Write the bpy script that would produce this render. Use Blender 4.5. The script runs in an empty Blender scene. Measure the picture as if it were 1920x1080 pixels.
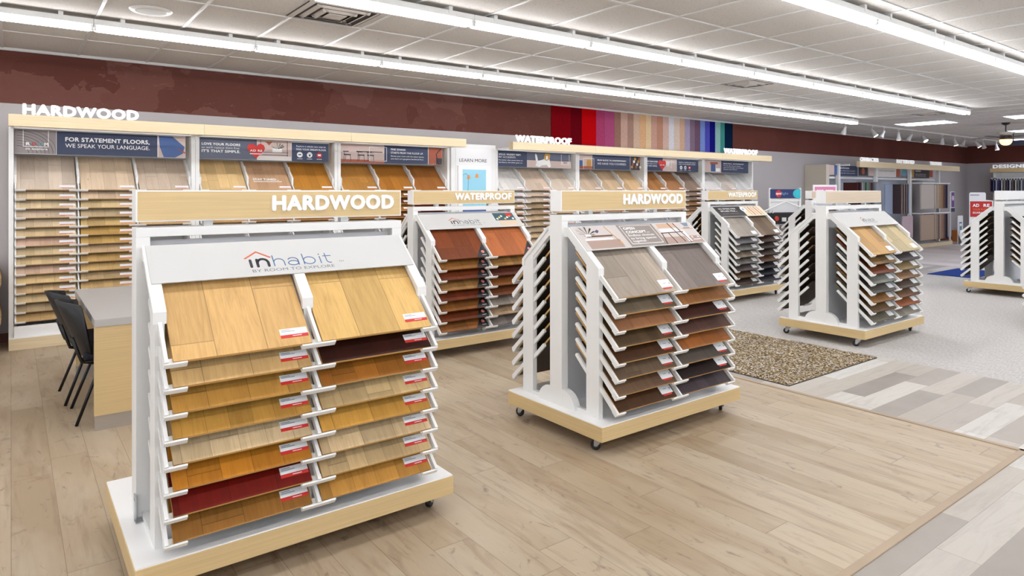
import bpy, math, random
from mathutils import Vector, Matrix
R = math.radians
random.seed(7)
sc = bpy.context.scene
col = sc.collection

# ------------------------------------------------------------------ camera, world, exposure
CAMH = 1.62
FPX = 1249.0
YAW = math.degrees(math.atan2(1660.0, FPX))
cd = bpy.data.cameras.new('camera')
cam = bpy.data.objects.new('camera', cd)
col.objects.link(cam)
cam.location = (0, 0, CAMH)
cam.rotation_euler = (R(90), 0, R(YAW - 90))
cd.sensor_width = 36.0
cd.lens = FPX / 1920 * 36.0
cd.shift_y = -182.0 / 1920
cd.clip_start = 0.05
cd.clip_end = 200
sc.camera = cam
w = bpy.data.worlds.new('world')
sc.world = w
w.use_nodes = True
w.node_tree.nodes['Background'].inputs[0].default_value = (0.86, 0.92, 1.0, 1)
w.node_tree.nodes['Background'].inputs[1].default_value = 1.8
vs = sc.view_settings
vs.view_transform = 'Standard'
vs.look = 'None'
vs.gamma = 1
vs.use_curve_mapping = False
vs.exposure = -0.10
TUBE = 24.0          # radiance of the fluorescent tubes

CEIL = 3.154         # ceiling height
WALLY = 8.95         # long wall behind the displays
WALLX = 26.4         # far short wall

# ------------------------------------------------------------------ colours and materials
def lin(c):
    o = []
    for v in c:
        v = v / 255.0
        o.append(v / 12.92 if v <= 0.04045 else ((v + 0.055) / 1.055) ** 2.4)
    return (o[0], o[1], o[2], 1.0)

MATS = {}
def mat(name, rgb, rough=0.5, metal=0.0, emit=0.0, spec=0.5):
    if name in MATS:
        return MATS[name]
    m = bpy.data.materials.new(name)
    m.use_nodes = True
    b = m.node_tree.nodes['Principled BSDF']
    c = lin(rgb)
    b.inputs['Base Color'].default_value = c
    b.inputs['Roughness'].default_value = rough
    b.inputs['Metallic'].default_value = metal
    b.inputs['Specular IOR Level'].default_value = spec
    if emit:
        b.inputs['Emission Color'].default_value = c
        b.inputs['Emission Strength'].default_value = emit
    MATS[name] = m
    return m

class NT:
    """small helper round a material's node tree"""
    def __init__(s, name, rough=0.5, spec=0.5):
        s.m = bpy.data.materials.new(name)
        s.m.use_nodes = True
        s.t = s.m.node_tree
        s.b = s.t.nodes['Principled BSDF']
        s.b.inputs['Roughness'].default_value = rough
        s.b.inputs['Specular IOR Level'].default_value = spec
    def n(s, typ, **kw):
        x = s.t.nodes.new(typ)
        for k, v in kw.items():
            setattr(x, k, v)
        return x
    def l(s, a, b):
        s.t.links.new(a, b)
    def math(s, op, a, b=None, c=None):
        x = s.n('ShaderNodeMath', operation=op)
        for i, v in enumerate((a, b, c)):
            if v is None:
                continue
            if isinstance(v, (int, float)):
                x.inputs[i].default_value = v
            else:
                s.l(v, x.inputs[i])
        return x.outputs[0]
    def mix(s, f, a, b, mode='MIX'):
        x = s.n('ShaderNodeMix', data_type='RGBA', blend_type=mode)
        for i, v in ((0, f), (6, a), (7, b)):
            if isinstance(v, (int, float)):
                x.inputs[i].default_value = v
            elif isinstance(v, tuple):
                x.inputs[i].default_value = v
            else:
                s.l(v, x.inputs[i])
        return x.outputs[2]
    def ramp(s, f, stops, interp='LINEAR'):
        x = s.n('ShaderNodeValToRGB')
        x.color_ramp.interpolation = interp
        e = x.color_ramp.elements
        while len(e) < len(stops):
            e.new(0.5)
        for i, (p, c) in enumerate(stops):
            e[i].position = p
            e[i].color = c if len(c) == 4 else lin(c)
        s.l(f, x.inputs[0])
        return x.outputs[0]
    def noise(s, vec, scale, detail=3, rough=0.55, dist=0.0):
        x = s.n('ShaderNodeTexNoise')
        x.inputs['Scale'].default_value = scale
        x.inputs['Detail'].default_value = detail
        x.inputs['Roughness'].default_value = rough
        x.inputs['Distortion'].default_value = dist
        s.l(vec, x.inputs['Vector'])
        return x.outputs['Fac']
    def mapping(s, vec, scale=(1, 1, 1), loc=(0, 0, 0), rot=(0, 0, 0)):
        x = s.n('ShaderNodeMapping')
        x.inputs['Scale'].default_value = scale
        x.inputs['Location'].default_value = loc
        x.inputs['Rotation'].default_value = rot
        s.l(vec, x.inputs['Vector'])
        return x.outputs[0]
    def coord(s, which='Object'):
        return s.n('ShaderNodeTexCoord').outputs[which]
    def bump(s, h, strength=0.2, dist=0.01):
        x = s.n('ShaderNodeBump')
        x.inputs['Strength'].default_value = strength
        x.inputs['Distance'].default_value = dist
        s.l(h, x.inputs['Height'])
        s.l(x.outputs[0], s.b.inputs['Normal'])
    def base(s, c):
        s.l(c, s.b.inputs['Base Color'])
        return s.m

def scale_rgb(c, k):
    return tuple(max(0, min(255, v * k)) for v in c)

WOODS = {}
def wood(rgb, contrast=1.0, pw=0.125):
    """sample board surface: planks running up the slope, grain along local y"""
    key = (rgb, contrast, pw)
    if key in WOODS:
        return WOODS[key]
    k = NT('wood_%d_%d_%d' % rgb, 0.5, 0.22)
    if contrast > 0.6:
        st_ = (max(rgb) - min(rgb)) / max(rgb)
        rgb = (rgb[0] * 0.90, rgb[1] * (0.88 - 0.01 * st_), rgb[2] * (0.89 - 0.17 * st_))
    else:
        rgb = (rgb[0] * 1.0, rgb[1] * 0.985, rgb[2] * 0.96)
    oi = k.n('ShaderNodeObjectInfo').outputs['Random']
    off = k.math('MULTIPLY', oi, 37.0)
    sep = k.n('ShaderNodeSeparateXYZ')
    k.l(k.coord(), sep.inputs[0])
    xs = k.math('ADD', k.math('DIVIDE', sep.outputs[0], pw), off)
    idx = k.math('FLOOR', xs)
    wn = k.n('ShaderNodeTexWhiteNoise', noise_dimensions='1D')
    k.l(idx, wn.inputs['W'])
    rnd = wn.outputs['Value']
    # end joints across the planks
    ys = k.math('ADD', k.math('DIVIDE', sep.outputs[1], 0.62), k.math('MULTIPLY', rnd, 3.0))
    wn2 = k.n('ShaderNodeTexWhiteNoise', noise_dimensions='2D')
    cb = k.n('ShaderNodeCombineXYZ')
    k.l(idx, cb.inputs[0]); k.l(k.math('FLOOR', ys), cb.inputs[1])
    k.l(cb.outputs[0], wn2.inputs['Vector'])
    tint = wn2.outputs['Value']
    cv = k.n('ShaderNodeCombineXYZ')
    k.l(k.math('ADD', sep.outputs[0], k.math('MULTIPLY', tint, 9.0)), cv.inputs[0])
    k.l(k.math('ADD', sep.outputs[1], off), cv.inputs[1])
    g1 = k.noise(k.mapping(cv.outputs[0], (26, 2.6, 1)), 1.0, 4, 0.62, 1.2)
    g2 = k.noise(k.mapping(cv.outputs[0], (150, 9, 1)), 1.0, 2, 0.6)
    g3 = k.noise(k.mapping(cv.outputs[0], (5, 2, 1)), 1.0, 1)
    a = 0.13 * contrast
    c0 = k.ramp(tint, [(0, scale_rgb(rgb, 1 - a)), (0.5, rgb), (1, scale_rgb(rgb, 1 + a * 0.8))])
    dark = lin((rgb[0] * 0.66, rgb[1] * 0.58, rgb[2] * 0.50))
    f1 = k.ramp(g1, [(0.42, (0, 0, 0, 1)), (0.72, (1, 1, 1, 1))])
    c1 = k.mix(k.math('MULTIPLY', f1, 0.36 * contrast), c0, dark)
    f2 = k.ramp(g2, [(0.35, (0, 0, 0, 1)), (0.75, (1, 1, 1, 1))])
    c2 = k.mix(k.math('MULTIPLY', f2, 0.20 * contrast), c1, dark)
    c3 = k.mix(k.math('MULTIPLY', g3, 0.18), c2, lin(scale_rgb(rgb, 1.15)))
    # knots
    vo = k.n('ShaderNodeTexVoronoi')
    k.l(k.mapping(cv.outputs[0], (5.0, 3.2, 1)), vo.inputs['Vector'])
    vo.inputs['Scale'].default_value = 1.0
    kn = k.ramp(vo.outputs['Distance'], [(0.0, (1, 1, 1, 1)), (0.06, (0, 0, 0, 1))])
    c3 = k.mix(k.math('MULTIPLY', kn, 0.6), c3, lin(scale_rgb(rgb, 0.3)))
    fr = k.math('FRACT', xs)
    seam = k.math('LESS_THAN', fr, 0.018)
    fy = k.math('FRACT', ys)
    seam2 = k.math('LESS_THAN', fy, 0.005)
    sm = k.math('MAXIMUM', seam, seam2)
    c4 = k.mix(k.math('MULTIPLY', sm, 0.5), c3, lin(scale_rgb(rgb, 0.4)))
    WOODS[key] = k.base(c4)
    return k.m

def laminate(name, rgb):
    k = NT(name, 0.45, 0.35)
    c = k.coord()
    n1 = k.noise(k.mapping(c, (1.6, 1.6, 110)), 1.0, 3, 0.6, 0.2)
    n2 = k.noise(k.mapping(c, (5, 5, 190)), 1.0, 2)
    f = k.ramp(n1, [(0.3, (0, 0, 0, 1)), (0.75, (1, 1, 1, 1))])
    a = k.mix(f, lin(scale_rgb(rgb, 1.02)), lin(scale_rgb(rgb, 0.93)))
    b = k.mix(k.math('MULTIPLY', n2, 0.35), a, lin(scale_rgb(rgb, 0.88)))
    return k.base(b)

WHITE = mat('white_powder_coat', (232, 231, 228), 0.42)
WHITE2 = mat('white_laminate', (240, 239, 237), 0.35)
GREYP = mat('pale_grey_back_sheet', (214, 215, 218), 0.5)
PAPER = mat('print_white', (236, 235, 234), 0.5)
LETTER = mat('white_lettering', (246, 246, 244), 0.4)
LITLET = mat('lit_white_lettering', (250, 250, 250), 0.4, 0, 0.3)
MAPLE = laminate('maple_laminate', (214, 186, 136))
MAPLE3 = laminate('washed_maple_laminate', (206, 188, 164))
MAPLE2 = laminate('pale_maple_laminate', (224, 204, 166))
BLACK = mat('black_rubber', (22, 22, 23), 0.45)
CHROME = mat('chrome', (190, 192, 195), 0.22, 1.0)
PLY = mat('board_plywood_edge', (206, 160, 96), 0.6)
DARKEDGE = mat('board_back', (74, 60, 48), 0.7)
RED = mat('label_red', (204, 40, 32), 0.5)
LBL = mat('label_white', (240, 240, 240), 0.45)
LBLT = mat('label_print', (150, 152, 160), 0.5)
NAVY = mat('print_navy', (52, 62, 92), 0.5)
STEEL = mat('grey_laminate', (176, 172, 168), 0.4)
STEEL2 = mat('brushed_grey_edge', (160, 150, 138), 0.45)
TBAR = mat('ceiling_grid_white', (205, 204, 202), 0.4)

# ------------------------------------------------------------------ mesh builder
class Frame:
    def __init__(s, o, u, v, n):
        s.o, s.u, s.v, s.n = Vector(o), Vector(u), Vector(v), Vector(n)
    def p(s, a, b, c=0.0):
        return s.o + s.u * a + s.v * b + s.n * c
def front(x, y, z):            # panel facing -Y (towards the camera side)
    return Frame((x, y, z), (1, 0, 0), (0, 0, 1), (0, -1, 0))
def leftface(x, y, z):         # panel facing -X
    return Frame((x, y, z), (0, -1, 0), (0, 0, 1), (-1, 0, 0))

TXT = {}
def textgeo(s, bold):
    key = (s, bold)
    if key in TXT:
        return TXT[key]
    c = bpy.data.curves.new('t', 'FONT')
    c.body = s
    c.size = 1.0
    c.offset = min(bold, 0.0)
    c.space_character = 1.0 + max(0.0, bold) * 2.0
    c.resolution_u = 3
    c.fill_mode = 'FRONT' if hasattr(c, 'fill_mode') else c.fill_mode
    o = bpy.data.objects.new('t', c)
    col.objects.link(o)
    dg = bpy.context.evaluated_depsgraph_get()
    me = o.evaluated_get(dg).to_mesh()
    vs_ = [(v.co.x, v.co.y) for v in me.vertices]
    fs = [tuple(p.vertices) for p in me.polygons]
    o.evaluated_get(dg).to_mesh_clear()
    bpy.data.objects.remove(o)
    bpy.data.curves.remove(c)
    xs = [v[0] for v in vs_]; ys = [v[1] for v in vs_]
    x0, x1, y0, y1 = min(xs), max(xs), min(ys), max(ys)
    TXT[key] = (vs_, fs, x0, x1, y0, y1)
    return TXT[key]

class MB:
    def __init__(s):
        s.v, s.f, s.m = [], [], []
    def poly(s, pts, faces, mi=0):
        b = len(s.v)
        s.v += [tuple(p) for p in pts]
        for f in faces:
            s.f.append([b + i for i in f]); s.m.append(mi)
    def box(s, x0, x1, y0, y1, z0, z1, mi=0):
        p = [(x0, y0, z0), (x1, y0, z0), (x1, y1, z0), (x0, y1, z0), (x0, y0, z1), (x1, y0, z1), (x1, y1, z1), (x0, y1, z1)]
        s.poly(p, [(3, 2, 1, 0), (4, 5, 6, 7), (0, 1, 5, 4), (1, 2, 6, 5), (2, 3, 7, 6), (3, 0, 4, 7)], mi)
        return s
    def prism(s, pts, lo, hi, axis='x', mi=0):
        """pts: polygon in the plane across the axis, extruded lo..hi"""
        n = len(pts)
        def mk(a, b, h):
            return (h, a, b) if axis == 'x' else ((a, h, b) if axis == 'y' else (a, b, h))
        P = [mk(a, b, lo) for a, b in pts] + [mk(a, b, hi) for a, b in pts]
        F = [tuple(range(n))[::-1], tuple(range(n, 2 * n))] + [(i, (i + 1) % n, n + (i + 1) % n, n + i) for i in range(n)]
        s.poly(P, F, mi)
        return s
    def cyl(s, a, b, r, n=12, mi=0, r2=None, cap=True):
        a, b = Vector(a), Vector(b)
        d = (b - a).normalized()
        u = d.orthogonal().normalized(); w_ = d.cross(u)
        r2 = r if r2 is None else r2
        P = [a + (u * math.cos(t) + w_ * math.sin(t)) * r for t in [2 * math.pi * i / n for i in range(n)]]
        P += [b + (u * math.cos(t) + w_ * math.sin(t)) * r2 for t in [2 * math.pi * i / n for i in range(n)]]
        F = [(i, (i + 1) % n, n + (i + 1) % n, n + i) for i in range(n)]
        if cap:
            F += [tuple(range(n))[::-1], tuple(range(n, 2 * n))]
        s.poly(P, F, mi)
        return s
    def tube(s, pts, r, n=8, mi=0):
        pts = [Vector(p) for p in pts]
        P, F = [], []
        up = None
        for i, p in enumerate(pts):
            d = (pts[min(i + 1, len(pts) - 1)] - pts[max(i - 1, 0)]).normalized()
            if up is None:
                up = d.orthogonal().normalized()
            u = (up - d * up.dot(d)).normalized(); up = u
            w_ = d.cross(u)
            P += [p + (u * math.cos(2 * math.pi * k / n) + w_ * math.sin(2 * math.pi * k / n)) * r for k in range(n)]
        for i in range(len(pts) - 1):
            for k in range(n):
                F.append((i * n + k, i * n + (k + 1) % n, (i + 1) * n + (k + 1) % n, (i + 1) * n + k))
        F += [tuple(range(n))[::-1], tuple(range((len(pts) - 1) * n, len(pts) * n))]
        s.poly(P, F, mi)
        return s
    def lathe(s, c, prof, n=20, mi=0):
        cx, cy, cz = c
        P, F = [], []
        for r, z in prof:
            P += [(cx + r * math.cos(2 * math.pi * k / n), cy + r * math.sin(2 * math.pi * k / n), cz + z) for k in range(n)]
        for i in range(len(prof) - 1):
            for k in range(n):
                F.append((i * n + k, i * n + (k + 1) % n, (i + 1) * n + (k + 1) % n, (i + 1) * n + k))
        s.poly(P, F, mi)
        return s
    def rect(s, F, u0, v0, u1, v1, n0=0.0, n1=0.001, mi=0):
        return s.shape(F, [(u0, v0), (u1, v0), (u1, v1), (u0, v1)], n0, n1, mi)
    def shape(s, F, pts, n0=0.0, n1=0.001, mi=0):
        n = len(pts)
        P = [F.p(a, b, n0) for a, b in pts] + [F.p(a, b, n1) for a, b in pts]
        s.poly(P, [tuple(range(n, 2 * n)), tuple(range(n))[::-1]] + [(i, (i + 1) % n, n + (i + 1) % n, n + i) for i in range(n)], mi)
        return s
    def disc(s, F, u, v, r, n0=0.0, n1=0.001, mi=0, k=16, ry=None):
        ry = ry or r
        return s.shape(F, [(u + r * math.cos(2 * math.pi * i / k), v + ry * math.sin(2 * math.pi * i / k)) for i in range(k)], n0, n1, mi)
    def ribbon(s, F, pts, w_, n0, n1, mi=0):
        for i in range(len(pts) - 1):
            (a, b), (c_, d_) = pts[i], pts[i + 1]
            L = math.hypot(c_ - a, d_ - b) or 1e-6
            nx, ny = -(d_ - b) / L * w_ / 2, (c_ - a) / L * w_ / 2
            s.shape(F, [(a - nx, b - ny), (c_ - nx, d_ - ny), (c_ + nx, d_ + ny), (a + nx, b + ny)], n0, n1, mi)
            s.disc(F, c_, d_, w_ / 2, n0, n1, mi, 8)
        s.disc(F, pts[0][0], pts[0][1], w_ / 2, n0, n1, mi, 8)
        return s
    def text(s, F, t, u, v, h, w=None, mi=0, bold=0.0, n0=0.0012, depth=0.0, caph=None, right=None):
        """lower-left corner at (u,v), cap height h, total width w"""
        vs_, fs, x0, x1, y0, y1 = textgeo(t, bold)
        ref = textgeo('H', bold)
        b_ = max(0.0, bold)
        sy = h / (ref[5] - ref[4] + 2 * b_)
        sx = (w / (x1 - x0 + 2 * b_)) if w else sy
        bx = ref[4] - b_
        x0 -= b_
        if b_ > 0:
            k_ = 8 if h > 0.03 else 4
            offs = [(b_ * math.cos(2 * math.pi * i / k_ + 0.785), b_ * math.sin(2 * math.pi * i / k_ + 0.785)) for i in range(k_)] + [(0, 0)]
        else:
            offs = [(0, 0)]
        edges_ = []
        if depth > 0:
            cnt = {}
            for f in fs:
                for i in range(len(f)):
                    e = (f[i], f[(i + 1) % len(f)])
                    if (e[1], e[0]) in cnt:
                        del cnt[(e[1], e[0])]
                    else:
                        cnt[e] = 1
            edges_ = list(cnt)
        for q_, (ox, oy) in enumerate(offs):
            e_ = 0.00001 * q_
            top = len(s.v)
            s.poly([F.p(u + (a + ox - x0) * sx, v + (b + oy - bx) * sy, n0 + depth + e_) for a, b in vs_], fs, mi)
            if depth > 0:
                b0 = len(s.v)
                s.v += [tuple(F.p(u + (a + ox - x0) * sx, v + (b + oy - bx) * sy, n0)) for a, b in vs_]
                for (i, j) in edges_:
                    s.f.append([top + i, b0 + i, b0 + j, top + j]); s.m.append(mi)
        return s
    def build(s, name, mats, parent=None, loc=None, rot=None, smooth=False, bevel=0.0):
        me = bpy.data.meshes.new(name)
        me.from_pydata([tuple(v) for v in s.v], [], s.f)
        if not isinstance(mats, (list, tuple)):
            mats = [mats]
        for m in mats:
            me.materials.append(m)
        me.polygons.foreach_set('material_index', s.m)
        if smooth:
            me.polygons.foreach_set('use_smooth', [True] * len(s.f))
        me.update()
        o = bpy.data.objects.new(name, me)
        col.objects.link(o)
        if parent is not None:
            o.parent = parent
        if loc is not None:
            o.location = loc
        if rot is not None:
            o.rotation_euler = rot
        if bevel:
            b = o.modifiers.new('bevel', 'BEVEL')
            b.width = bevel; b.segments = 2; b.limit_method = 'ANGLE'
        return o

def tag(o, label, cat, group=None, kind=None):
    if label: o['label'] = label
    if cat: o['category'] = cat
    if group: o['group'] = group
    if kind: o['kind'] = kind
    return o
def empty(name, loc, label, cat, group=None):
    o = bpy.data.objects.new(name, None)
    col.objects.link(o)
    o.location = loc
    o.empty_display_size = 0.1
    return tag(o, label, cat, group)
def struct(o):
    o['kind'] = 'structure'
    return o

# ------------------------------------------------------------------ the room
def floor_oak():
    k = NT('oak_plank_floor', 0.42, 0.35)
    sep = k.n('ShaderNodeSeparateXYZ'); k.l(k.coord(), sep.inputs[0])
    PWd, PL = 0.19, 1.5
    xs = k.math('DIVIDE', sep.outputs[0], PWd)
    idx = k.math('FLOOR', xs)
    wn = k.n('ShaderNodeTexWhiteNoise', noise_dimensions='1D'); k.l(idx, wn.inputs['W'])
    ys = k.math('ADD', k.math('DIVIDE', sep.outputs[1], PL), k.math('MULTIPLY', wn.outputs['Value'], 5.0))
    cb = k.n('ShaderNodeCombineXYZ'); k.l(idx, cb.inputs[0]); k.l(k.math('FLOOR', ys), cb.inputs[1])
    wn2 = k.n('ShaderNodeTexWhiteNoise', noise_dimensions='2D'); k.l(cb.outputs[0], wn2.inputs['Vector'])
    t = wn2.outputs['Value']
    cv = k.n('ShaderNodeCombineXYZ')
    k.l(k.math('ADD', sep.outputs[0], k.math('MULTIPLY', t, 31.0)), cv.inputs[0])
    k.l(k.math('ADD', sep.outputs[1], k.math('MULTIPLY', t, 17.0)), cv.inputs[1])
    c0 = k.ramp(t, [(0, (162, 142, 115)), (0.4, (171, 152, 126)), (0.75, (178, 160, 135)), (1, (185, 169, 145))])
    g1 = k.noise(k.mapping(cv.outputs[0], (11, 1.3, 1)), 1.0, 5, 0.65, 1.5)
    g2 = k.noise(k.mapping(cv.outputs[0], (3.2, 0.8, 1)), 1.0, 3, 0.6, 0.8)
    g3 = k.noise(k.mapping(cv.outputs[0], (90, 5, 1)), 1.0, 2, 0.6)
    g4 = k.noise(k.mapping(cv.outputs[0], (7, 3.0, 1)), 1.0, 4, 0.7, 2.5)
    c = k.mix(k.ramp(g1, [(0.5, (0, 0, 0, 1)), (0.72, (0.75, 0.75, 0.75, 1))]), c0, lin((137, 113, 90)))
    c = k.mix(k.ramp(g2, [(0.45, (0, 0, 0, 1)), (0.7, (0.6, 0.6, 0.6, 1))]), c, lin((192, 178, 156)))
    c = k.mix(k.math('MULTIPLY', g3, 0.20), c, lin((136, 114, 90)))
    c = k.mix(k.ramp(g4, [(0.60, (0, 0, 0, 1)), (0.72, (0.8, 0.8, 0.8, 1))]), c, lin((116, 98, 84)))
    sm = k.math('MAXIMUM', k.math('LESS_THAN', k.math('FRACT', xs), 0.016), k.math('LESS_THAN', k.math('FRACT', ys), 0.0025))
    c = k.mix(k.math('MULTIPLY', sm, 0.55), c, lin((96, 76, 58)))
    return k.base(c)

def floor_grey(name, stops, PWd=0.2, PL=0.95, along='x', streak=(150, 140, 128)):
    k = NT(name, 0.5, 0.3)
    sep = k.n('ShaderNodeSeparateXYZ'); k.l(k.coord(), sep.inputs[0])
    a, b = (1, 0) if along == 'x' else (0, 1)
    xs = k.math('DIVIDE', sep.outputs[a], PWd)
    idx = k.math('FLOOR', xs)
    wn = k.n('ShaderNodeTexWhiteNoise', noise_dimensions='1D'); k.l(idx, wn.inputs['W'])
    ys = k.math('ADD', k.math('DIVIDE', sep.outputs[b], PL), k.math('MULTIPLY', wn.outputs['Value'], 7.0))
    cb = k.n('ShaderNodeCombineXYZ'); k.l(idx, cb.inputs[0]); k.l(k.math('FLOOR', ys), cb.inputs[1])
    wn2 = k.n('ShaderNodeTexWhiteNoise', noise_dimensions='2D'); k.l(cb.outputs[0], wn2.inputs['Vector'])
    t = wn2.outputs['Value']
    c = k.ramp(t, stops)
    cv = k.n('ShaderNodeCombineXYZ')
    k.l(k.math('ADD', sep.outputs[a], k.math('MULTIPLY', t, 31.0)), cv.inputs[0])
    k.l(k.math('ADD', sep.outputs[b], k.math('MULTIPLY', t, 17.0)), cv.inputs[1])
    g = k.noise(k.mapping(cv.outputs[0], (14, 2.0, 1)), 1.0, 4, 0.65, 1.0)
    c = k.mix(k.ramp(g, [(0.48, (0, 0, 0, 1)), (0.78, (0.6, 0.6, 0.6, 1))]), c, lin(streak))
    g2 = k.noise(k.mapping(cv.outputs[0], (5, 3, 1)), 1.0, 3, 0.6)
    c = k.mix(k.math('MULTIPLY', g2, 0.3), c, lin((196, 192, 186)))
    sm = k.math('MAXIMUM', k.math('LESS_THAN', k.math('FRACT', xs), 0.016), k.math('LESS_THAN', k.math('FRACT', ys), 0.004))
    c = k.mix(k.math('MULTIPLY', sm, 0.5), c, lin((110, 100, 92)))
    return k.base(c)

def floor_carpet():
    k = NT('pale_loop_carpet', 0.95, 0.1)
    c = k.coord()
    n1 = k.noise(k.mapping(c, (16, 75, 1)), 1.0, 4, 0.75)
    n2 = k.noise(c, 1.6, 3)
    a = k.mix(k.ramp(n1, [(0.35, (0, 0, 0, 1)), (0.66, (1, 1, 1, 1))]), lin((170, 165, 160)), lin((208, 205, 202)))
    b = k.mix(k.math('MULTIPLY', n2, 0.35), a, lin((188, 184, 180)))
    k.bump(n1, 0.5, 0.01)
    return k.base(b)

def slab(name, x0, x1, y0, y1, m, z=0.0, th=0.1):
    return struct(MB().box(x0, x1, y0, y1, z - th, z).build(name, m))

OAKF = floor_oak()
GREYF = floor_grey('grey_white_plank_floor', [(0, (134, 125, 117)), (0.22, (152, 143, 133)), (0.45, (176, 167, 155)), (0.7, (190, 184, 174)), (1, (204, 202, 196))], 0.18, 0.95, 'x', (146, 138, 130))
CARPF = floor_carpet()
slab('floor', -7, 5.02, 1.42, WALLY + 0.2, OAKF)
slab('floor', -7, 6.78, -6, 1.38, GREYF)
slab('floor', 5.06, 6.78, 1.38, WALLY + 0.2, GREYF)
slab('floor', 6.78, 14.2, -6, WALLY + 0.2, CARPF)
slab('floor', 14.2, 16.2, -6, WALLY + 0.2, floor_grey('streaked_grey_floor', [(0, (150, 142, 138)), (0.5, (178, 170, 165)), (1, (205, 198, 192))], 0.2, 1.1, 'x'))
slab('floor', 16.2, 26.6, -6, WALLY + 0.2, floor_grey('pale_plank_floor', [(0, (188, 174, 166)), (0.5, (206, 194, 187)), (1, (216, 207, 202))], 0.6, 2.4, 'y', (208, 196, 188)))
TRIM = laminate('oak_threshold', (170, 149, 124))
def trimstrip(name, x0, x1, y0, y1):
    m = MB().box(x0, x1, y0, y1, -0.02, 0.006)
    return struct(m.build(name, TRIM, bevel=0.003))
trimstrip('trim_1', 5.02, 5.06, 1.38, WALLY)
trimstrip('trim_2', -7, 5.06, 1.38, 1.42)

def wall_mat(name, brown_mottled):
    """pale grey suede paint below, brown faux-suede paint above 2.56 m"""
    k = NT(name, 0.85, 0.15)
    c = k.coord()
    sep = k.n('ShaderNodeSeparateXYZ'); k.l(c, sep.inputs[0])
    nb = k.noise(c, 2.0, 3)
    low = k.mix(k.math('MULTIPLY', k.noise(c, 60, 2), 0.3), lin((184, 178, 177)), lin((168, 162, 162)))
    if brown_mottled:
        v = k.n('ShaderNodeTexVoronoi', feature='F1')
        v.inputs['Scale'].default_value = 1.15
        d = k.n('ShaderNodeVectorMath', operation='ADD')
        nn = k.n('ShaderNodeTexNoise'); nn.inputs['Scale'].default_value = 3.0; nn.inputs['Detail'].default_value = 4
        k.l(c, nn.inputs['Vector'])
        k.l(k.mapping(c, (1, 1, 1.6)), d.inputs[0]); k.l(nn.outputs['Color'], d.inputs[1])
        k.l(d.outputs[0], v.inputs['Vector'])
        wnn = k.n('ShaderNodeSeparateColor'); k.l(v.outputs['Color'], wnn.inputs[0])
        hi = k.ramp(wnn.outputs[0], [(0.0, (92, 53, 45)), (0.45, (98, 59, 51)), (0.8, (108, 69, 61)), (1, (117, 79, 71))], 'LINEAR')
        sc_ = k.noise(k.mapping(c, (3, 3, 9)), 2.0, 5, 0.7, 1.5)
        hi = k.mix(k.ramp(sc_, [(0.62, (0, 0, 0, 1)), (0.72, (0.45, 0.45, 0.45, 1))]), hi, lin((160, 120, 110)))
        hi = k.mix(k.math('MULTIPLY', k.noise(c, 9, 4), 0.35), hi, lin((98, 54, 46)))
    else:
        hi = k.mix(k.noise(k.mapping(c, (1.5, 1.5, 0.6)), 1.0, 3), lin((88, 47, 40)), lin((112, 64, 55)))
    f = k.math('GREATER_THAN', sep.outputs[2], 2.56)
    return k.base(k.mix(f, low, hi))
WM1, WM2 = wall_mat('suede_wall_paint_mottled', True), wall_mat('suede_wall_paint', False)
struct(MB().box(-7, 7.56, WALLY, WALLY + 0.15, 0, CEIL).build('wall_back', WM1))
struct(MB().box(7.56, WALLX, WALLY, WALLY + 0.15, 0, CEIL).build('wall_back', WM2))
struct(MB().box(WALLX, WALLX + 0.15, -6, WALLY + 0.15, 0, CEIL).build('wall_right', WM2))
BB = mat('brown_baseboard', (112, 62, 40), 0.5)
struct(MB().box(-7, 5.2, WALLY - 0.015, WALLY, 0, 0.1).build('baseboard_back', BB))
struct(MB().box(13.1, WALLX, WALLY - 0.015, WALLY, 0, 0.1).build('baseboard_back', BB))

k = NT('mineral_ceiling_tile', 0.95, 0.1)
c = k.coord()
sp = k.noise(c, 70, 2, 0.7)
sp2 = k.noise(c, 24, 2, 0.7)
cc = k.mix(k.ramp(sp, [(0.60, (0, 0, 0, 1)), (0.68, (1, 1, 1, 1))]), lin((206, 201, 195)), lin((172, 166, 158)))
cc = k.mix(k.ramp(sp2, [(0.68, (0, 0, 0, 1)), (0.74, (0.6, 0.6, 0.6, 1))]), cc, lin((158, 150, 142)))
TILE = k.base(cc)
struct(MB().box(-7, WALLX + 0.1, -6, WALLY + 0.1, CEIL, CEIL + 0.05).build('ceiling', TILE))
g = MB()
XL = [8.0, 7.33, 5.87, 3.8, 2.5, 1.72, 0.4, -0.9, -2.2, -3.5, -4.8]
for y in XL:
    g.box(-7, WALLX, y - 0.012, y + 0.012, CEIL - 0.007, CEIL + 0.001)
i = 0
x = 0.606 - 0.68 * 11
while x < WALLX:
    g.box(x - 0.013, x + 0.013, -6, WALLY, CEIL - 0.008, CEIL + 0.001)
    x += 0.68
struct(g.build('trim_3', TBAR))
struct(MB().box(-7, WALLX, WALLY - 0.025, WALLY, CEIL - 0.03, CEIL).build('trim_4', TBAR))

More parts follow.
